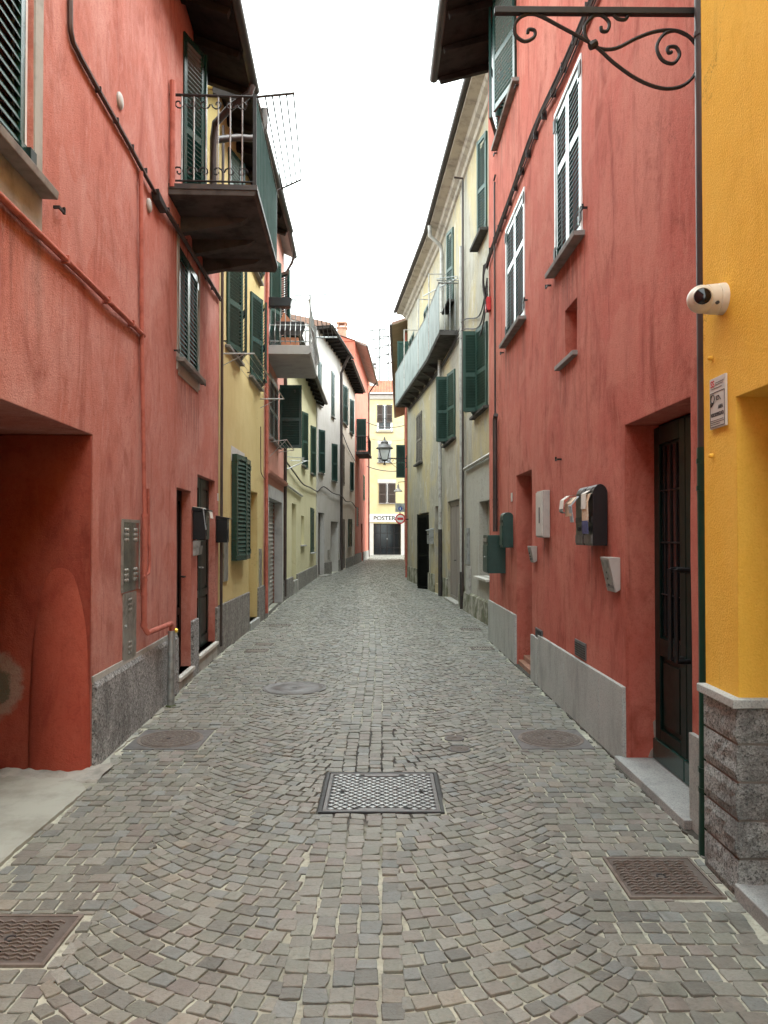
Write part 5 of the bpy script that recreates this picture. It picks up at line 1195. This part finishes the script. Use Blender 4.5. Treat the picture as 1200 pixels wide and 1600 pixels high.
def sheet(p, pts, s0, s1, mat, sk=0, th=.006):
    mb = MB(W); n = len(pts)
    for k, (o_, z) in enumerate(pts):
        for s_ in (s0, s1): mb.p(s_+sk*k, o_, z); mb.p(s_+sk*k, o_+th, z)
    for k in range(n-1):
        a = 4*k; mb.face(a+1, a+3, a+7, a+5); mb.face(a, a+4, a+6, a+2); mb.face(a, a+1, a+5, a+4); mb.face(a+2, a+6, a+7, a+3)
    mb.face(0, 2, 3, 1); mb.face(4*n-4, 4*n-3, 4*n-1, 4*n-2); return mb.build('page', mat, p)
sheet(p, [(.09, 1.925), (.125, 1.91), (.145, 1.85), (.142, 1.70)], 1.96, 2.12, 'paper_warm'); sheet(p, [(.144, 1.71), (.146, 1.68), (.142, 1.61)], 1.96, 2.115, 'paper_blue'); sheet(p, [(.11, 1.94), (.15, 1.915), (.153, 1.80)], 2.0, 2.11, 'paper_white')
p = thing('newspaper', W, 2.4, .21, 1.75, 'bundle of papers sticking out of the farther black letterbox', 'newspaper')
sheet(p, [(.06, 1.905), (.16, 1.90), (.205, 1.85), (.20, 1.75)], 2.21, 2.40, 'paper_warm'); sheet(p, [(.06, 1.915), (.15, 1.905), (.21, 1.83), (.19, 1.70)], 2.16, 2.25, 'paper_grey', .012); sheet(p, [(.06, 1.925), (.19, 1.915), (.235, 1.88), (.24, 1.81)], 2.30, 2.41, 'paper_white', .012); sheet(p, [(.235, 1.815), (.24, 1.79), (.215, 1.775)], 2.345, 2.45, 'cast_grey')
def intercom(s0, s1, z0, z1, d, label):
    c = thing('intercom', W, (s0+s1)/2, 0, z0, label, 'intercom', 'beige door intercoms'); k = z1-z0
    MB(W).prism([(.0, z0+.02), (.035, z0), (d, z1-.01), (d, z1), (0, z1)], s0, s1, 'a').build('hood', 'beige_box', c, bevel=.003)
    MB(W).box(s0+.02, s1-.02, .0, .05+.0, z0+.03, z1-.05).build('panel', 'cast_grey', c)
    MB(W).prism([(.036, z0+.004), (d+.001, z1-.02), (d+.004, z1-.02), (.04, z0+.004)], s0+.02, s1-.02, 'a').build('face_plate', 'steel_box', c)
    for j in range(3): MB(W).lathe([(.008, 0), (.008, .01)], ((s0+s1)/2, .046+.008*j, z0+k*(.2+.18*j)), (0, 1, 0), 8).build('button', 'cast_dark', c)
intercom(1.66, 1.86, 1.19, 1.44, .085, 'beige hooded intercom beside the main dark door'); intercom(4.44, 4.62, 1.30, 1.48, .07, 'small beige hooded intercom beside the far coral doorway')
c = thing('utility_box', W, 4, 0, 1.58, 'tall narrow white box between the coral doorway and the letterboxes', 'utility box')
MB(W).box(3.83, 4.14, .0, .07, 1.575, 2.05).build('case', 'beige_box', c, bevel=.006); MB(W).box(3.845, 4.125, .07, .082, 1.59, 2.035).build('door', 'white_plastic', c, bevel=.004); MB(W).box(3.93, 3.95, .082, .09, 1.72, 1.88).build('handle', 'cast_grey', c)
c = thing('mailbox', W, 6.7, 0, 1.08, 'big square dark green letterbox at the far corner of the coral house', 'mailbox')
MB(W).box(6.42, 6.86, .0, .24, 1.085, 1.60).build('body', 'green_slat', c, bevel=.006); MB(W).box(6.44, 6.84, .24, .25, 1.10, 1.46).build('door', 'green_slat', c, bevel=.003); MB(W).box(6.46, 6.82, .24, .248, 1.49, 1.58).build('slot', 'dark_green', c); MB(W).lathe([(.014, 0), (.014, .012)], (6.64, .25, 1.30), (0, 1, 0), 8).build('lock', 'zinc', c)
for k in range(4): MB(W).box(6.48+.085*k, 6.54+.085*k, .248, .252, 1.51, 1.56).build('name_strip', 'steel_box', c)
c = thing('mailbox', W, 6.1, 0, 1.44, 'slim dark green letterbox with round top left of the far doorway', 'mailbox')
d = .13; prof = [(0.0, 1.44), (d, 1.44), (d, 1.84)]+[(d*.5+d*.5*math.cos(a*math.pi/6), 1.84+.05*math.sin(a*math.pi/6)) for a in range(1, 6)]+[(0, 1.84)]
MB(W).prism(prof, 5.86, 6.10, 'a').build('body', 'green_slat', c, bevel=.004); MB(W).box(5.88, 6.08, d, d+.01, 1.47, 1.72).build('door', 'green_slat', c, bevel=.003); MB(W).box(5.89, 6.07, d, d+.012, 1.76, 1.79).build('slot', 'dark_green', c)
MB(W).box(5.91, 5.99, 0, .008, 2.03, 2.14).build('number_plate', 'white_plastic', None, label='small white number plate above the slim green letterbox', cat='plate')
c = thing('cable', W, 5, 0, 5.8, 'thick black cable bundle running along the right coral wall', 'cable')
for q, (dz, do, r_, m_) in enumerate(((0, .035, .018, 'cable'), (.028, .045, .012, 'cable'), (-.03, .04, .010, 'cable_brown'), (-.055, .03, .007, 'cable'))):
    pts = [(1.2, do, 5.84+dz), (2.3, do, 5.82+dz), (3.2, do, 5.86+dz*1.3), (4.0, do+.01, 5.93+dz*.6), (4.7, do, 5.95+dz*1.4), (5.6, do, 5.90+dz*.7), (6.6, do, 5.85+dz), (7.5, do, 5.80+dz*.8), (7.84, do, 5.74+dz)]
    MB(W).tube(smoothpath(pts, 4), r_, 6).build('sheath', m_, c, smooth=True)
for k in range(16): s_ = 1.5+.4*k; MB(W).box(s_, s_+.012, .0, .055, 5.80+.006*min(k, 16-k), 5.89+.006*min(k, 16-k)).build('tie', 'cable', c)
for k in range(5): MB(W).tube(smoothpath([(7.70+.03*k, .05+.01*k, 5.75), (7.74+.025*k, .10, 5.55-.03*k), (7.80-.02*k, .07, 5.32-.05*k), (7.72, .05, 5.25-.06*k), (7.78+.02*k, .04, 5.5)], 4), .010, 5).build('loop', 'cable', c, smooth=True)
c = thing('junction_box', W, 7.75, 0, 5.1, 'small red box under the cable loops at the coral corner', 'junction box'); MB(W).box(7.68, 7.84, .0, .06, 5.02, 5.22).build('case', 'sign_red', c, bevel=.004); MB(W).box(7.70, 7.82, .06, .066, 5.05, 5.19).build('lid', 'sign_red', c)
# wrought iron lamp bracket
BK = Frame(R1.P(.20, 0, 4.345), R1.v, -R1.u)      # a: out from the wall, b: towards the camera, c: up
def zz_(pts): return [((827-x)*.001255+.06, 0, -(y-40)*.001255) for x, y in pts]
def bracket(BK, label, lantern_at=None, name='lamp_bracket'):
    c = root(name, BK.P(.03, 0, -.4), label, 'lamp bracket', 'wrought iron lamp brackets')
    MB(BK).box(.05, 1.12, -.016, .016, -.018, .018).build('beam', 'iron', c, bevel=.004); MB(BK).box(.02, .05, -.03, .03, -.36, .10).build('wall_plate', 'iron', c)
    bars = [[(160, 50), (250, 100), (395, 180), (480, 255), (580, 325), (680, 362), (760, 355), (815, 312), (838, 250)],
            [(250, 100), (160, 55), (105, 58), (70, 92), (70, 140), (108, 168), (148, 150), (150, 122), (125, 118), (122, 134)],
            [(395, 62), (360, 100), (370, 160), (420, 195), (490, 195), (580, 150), (660, 122), (740, 118), (800, 145), (838, 195)],
            [(790, 138), (740, 118), (690, 136), (662, 188), (684, 242), (730, 257), (757, 222), (742, 188), (708, 190), (712, 212), (726, 208)],
            [(380, 75), (395, 58), (430, 55), (462, 85), (456, 120), (432, 122), (428, 104)], [(480, 52), (500, 70), (530, 72), (545, 52)]]
    for b_ in bars: MB(BK).tube(smoothpath(zz_(b_), 4), .0095, 6).build('scroll_bar', 'iron', c, smooth=True)
    MB(BK).lathe([(.02, -.02), (.024, 0), (.02, .02)], (zz_([(395, 180)])[0][0], 0, zz_([(395, 180)])[0][2]), (1, 0, -.6), 8).build('collar', 'iron', c)
    return c
bracket(BK, 'scrolled black iron lamp bracket by the ochre corner, at the top edge')
def lantern(F, a, label):
    c = root('street_lantern', F.P(a, 0, .02), label, 'lantern', 'old style street lanterns')
    MB(F).lathe([(.05, 0), (.05, .03), (.02, .06), (.02, .12), (.09, .16), (.09, .18)], (a, 0, .02), n=12).build('stem', 'iron', c, smooth=True)
    def sq(mb, h0, w0, h1, w1, r_=None):
        p0 = [(a+x*w0, y*w0, h0) for x, y in ((-1, -1), (1, -1), (1, 1), (-1, 1))]; p1 = [(a+x*w1, y*w1, h1) for x, y in ((-1, -1), (1, -1), (1, 1), (-1, 1))]; return p0, p1
    p0, p1 = sq(None, .20, .10, .62, .2)
    mb = MB(F)
    for k in range(4): mb.tube([p0[k], p1[k]], .014, 5); mb.tube([p0[k], p0[(k+1) % 4]], .012, 5); mb.tube([p1[k], p1[(k+1) % 4]], .016, 5)
    mb.build('cage', 'iron', c)
    for k in range(4): MB(F).quad(p0[k], p0[(k+1) % 4], p1[(k+1) % 4], p1[k]); q = MB(F); q.quad(p0[k], p0[(k+1) % 4], p1[(k+1) % 4], p1[k]); q.build('pane', 'lantern_glass', c)
    MB(F).lathe([(.30, .60), (.31, .63), (.16, .74), (.13, .78), (.14, .84), (.07, .90), (.03, .93), (.035, .96), (.012, 1.04)], (a, 0, 0), n=16).build('hood', 'cast_grey', c, smooth=True)
    MB(F).lathe([(.03, .18), (.03, .3), (.045, .36), (.04, .48), (.01, .5)], (a, 0, 0), n=10).build('bulb', 'lamp_white', c, smooth=True)
FK = Frame(Vector((.86, 27.3, 4.38)), (-1, 0, 0), (0, -1, 0))
bracket(FK, 'scrolled iron bracket at the far corner of the worn house'); FL = Frame(Vector((.86, 27.3, 4.12)), (-1, 0, 0), (0, -1, 0)); lantern(FL, .84, 'old street lantern hanging in view at the far end of the lane')
# ---- ochre house
W = R0
c = thing('security_camera', W, 2.50, 0, 2.6, 'cream dome security camera with black lens on the ochre wall', 'security camera')
MB(W).lathe([(.073, -.004), (.073, .012), (.070, .03), (.066, .032), (.070, .036), (.067, .078), (.064, .079), (.065, .083), (.054, .112)], (2.50, 0, 2.70), (0, 1, -.03), 28).build('base', 'cream_plastic', c, smooth=True)
mb = MB(W); mb.lathe([(.065*math.sin(math.pi*k/14), -.065*math.cos(math.pi*k/14)) for k in range(1, 14)], (2.49, .105, 2.695), (-.75, .55, -.1), 28); mb.build('ball', 'cream_plastic', c, smooth=True)
MB(W).lathe([(.044, .042), (.044, .052), (.039, .058), (.037, .054)], (2.49, .105, 2.695), (-.93, .30, -.05), 26).build('bezel', 'cream_plastic', c, smooth=True)
MB(W).lathe([(.038, .049), (.036, .058), (.025, .063), (.010, .066)], (2.49, .105, 2.695), (-.93, .30, -.05), 24).build('lens', 'lens_glass', c, smooth=True)
MB(W).lathe([(.008, 0), (.008, .012)], (2.43, .06, 2.66), (-1, 0, 0), 8).build('screw', 'cast_dark', c)
c = thing('warning_sign', W, 2.55, 0, 2.1, 'white video surveillance notice plate on the ochre wall', 'sign')
MB(W).box(2.458, 2.625, .002, .012, 2.105, 2.345).build('plate', 'white_plastic', c, bevel=.001)
SF = Frame(W.P(2.625, .0125, 2.105), -W.u, W.v)         # a runs left to right as read from the street
text(c, 'SS', SF, .012, 0, .198, .045, 'sign_red', bold=.001)
for a0, a1, z in ((.060, .15, .212), (.060, .142, .203), (.02, .13, .188)): MB(SF).box(a0, a1, 0, .0008, z, z+.003).build('small_print', 'cast_grey', c)
mb = MB(SF)
for a0, a1, c0, c1 in ((.008, .159, .168, .171), (.008, .159, .006, .009), (.008, .011, .009, .168), (.156, .159, .009, .168)): mb.box(a0, a1, 0, .001, c0, c1)
mb.build('printed_frame', 'ink', c)
mb = MB(SF); mb.tube([(.035+.020*math.cos(k*.5236), .001, .142+.02*math.sin(k*.5236)) for k in range(13)], .0025, 4).tube([(.022, .001, .128), (.016, .001, .105), (.03, .001, .112), (.045, .001, .124)], .0025, 4).tube([(.075, .001, .15), (.095, .001, .15), (.095, .001, .132), (.075, .001, .132), (.075, .001, .15)], .002, 4).tube([(.1, .001, .15), (.12, .001, .128)], .002, 4); mb.build('pictogram', 'ink', c)
text(c, 'AREA', SF, .09, 0, .088, .024, 'ink', width=.052, bold=.001); text(c, 'VIDEOSORVEGLIATA', SF, .015, 0, .056, .024, 'ink', width=.135, bold=.0008)
for a0, a1, z in ((.015, .145, .036), (.015, .15, .027), (.015, .11, .018)): MB(SF).box(a0, a1, 0, .0008, z, z+.0025).build('small_print', 'ink', c)
# ---- worn house and the far end
c = thing('drying_rack', R2, 7, .4, 7.4, 'grey rack of bars above the near end of the long pale balcony', 'drying rack')
mb = MB(R2); mb.tube([(5.3, .05, 7.42), (7.2, .62, 7.6)], .016, 5).tube([(5.5, .5, 7.42), (5.5, -.02, 7.42)], .014, 5).tube([(5.3, .05, 7.46), (5.5, .5, 7.46)], .012, 5); mb.build('frame', 'zinc', c)
for k in range(3): MB(R2).tube([(5.4+.1*k, .1+.1*k, 7.44), (7.2, .3+.1*k, 7.55)], .005, 4).build('line', 'wire', c)
c = thing('cable', R2, 2, 0, 6, 'cables sagging from the coral corner across the worn wall', 'cable')
for q in range(3): MB().tube(smoothpath([R1.P(7.85, .03, 5.55-.12*q), R2.P(2.5, .06, 5.75-.2*q), R2.P(4.4, .06, 6.2-.2*q), R2.P(5.4, .06, 6.12-.05*q), R2.P(8.3, .05, 6.08-.05*q), R2b.P(6.5, .05, 6.05-.05*q)], 5), .014, 5, world=True).build('sheath', 'cable', c)
c = thing('mailbox', R2b, 1.6, 0, 1.35, 'dull metal letterbox beside the black gate of the worn house', 'mailbox')
MB(R2b).box(1.42, 1.78, .0, .14, 1.35, 1.72).build('body', 'zinc', c, bevel=.006); MB(R2b).prism([(0, 1.80), (.17, 1.74), (.17, 1.72), (0, 1.725)], 1.40, 1.80, 'a').build('lid', 'zinc', c); MB(R2b).box(1.46, 1.74, .14, .148, 1.60, 1.64).build('slot', 'cast_dark', c)
SGN = Frame(Vector((.84, 26.9, 2.18)), (-1, 0, 0), (0, -1, 0))
c = root('road_sign', SGN.P(.25, 0, -.2), 'round red and white road sign on an arm at the worn house corner', 'sign')
MB(SGN).tube([(-.9, 0, -.02), (.1, 0, -.02)], .022, 6).build('arm', 'iron', c)
MB(SGN).lathe([(.185, 0), (.185, .012)], (.26, .02, 0), (0, 1, 0), 28).build('disc', 'sign_red', c); MB(SGN).lathe([(.135, .0), (.135, .004)], (.26, .032, 0), (0, 1, 0), 28).build('centre', 'lamp_white', c)
MB(SGN).box(.15, .37, .036, .04, -.045, .045).build('symbol', 'sign_red', c)
c = root('parking_sign', SGN.P(.25, 0, .2), 'grey plate with a blue disc above the round road sign', 'sign')
MB(SGN).box(.10, .44, .0, .012, .24, .55).build('plate', 'zinc', c); MB(SGN).lathe([(.075, 0), (.075, .004)], (.26, .012, .36), (0, 1, 0), 22).build('disc', 'sign_blue', c); MB(SGN).box(.245, .275, .016, .018, .32, .40).build('symbol', 'lamp_white', c); MB(SGN).tube([(.27, -.01, .1), (.27, -.01, .56)], .02, 6).build('post', 'iron', c)
c = root('pendant_lamp', (.75, 40, 3.9), 'small white shaded lamp in front of the end house windows', 'lamp'); PF = Frame(Vector((.75, 40, 3.9)), (-1, 0, 0), (0, -1, 0))
MB(PF).lathe([(.23, 0), (.22, .04), (.12, .14), (.06, .18), (.06, .34), (.02, .38)], (0, 0, 0), n=18).build('shade', 'lamp_white', c, smooth=True); MB(PF).tube([(0, 0, .36), (0, 0, .5), (-.5, 0, .55)], .018, 5).build('arm', 'iron', c)
for z0, z1, sag, r_, lb in ((9.15, 9.2, .25, .03, 'black wire crossing the far end high up'), (6.2, 6.1, .2, .03, 'wire crossing the far end below the lantern'), (8.1, 8.2, .15, .015, 'thin wire crossing the far end above the lantern')):
    a = L7.P(9, .02, z0); b_ = Vector((1.5, 52, z1)); c = root('overhead_wire', a, lb, 'wire', 'wires across the far end')
    MB().tube([a.lerp(b_, k/12)-Vector((0, 0, sag*4*(k/12)*(1-k/12))) for k in range(13)], r_, 5, world=True).build('strand', 'cable', c)
for x, y, h, lb in ((-.35, 62, 18.6, 'tall roof aerial nearer the chimney on the end house'), (.35, 62.5, 18.2, 'tall roof aerial right of the other on the end house')):
    c = root('roof_aerial', (x, y, 13.5), lb, 'aerial', 'aerials on the end house'); MB().tube([(x, y, 13.5), (x, y, h)], .07, 5).build('mast', 'dark_metal', c)
    for k in range(4): z = h-.15-.75*k; mb = MB(); mb.tube([(x-.9+.2*k, y, z), (x+.55-.1*k, y, z+.12)], .055, 4); mb.build('boom', 'dark_metal', c)
    for k in range(6): MB().tube([(x-.6+.2*k, y-.3, h-.13+.02*k), (x-.6+.2*k, y+.3, h-.13+.02*k)], .012, 4).build('rod', 'zinc', c)
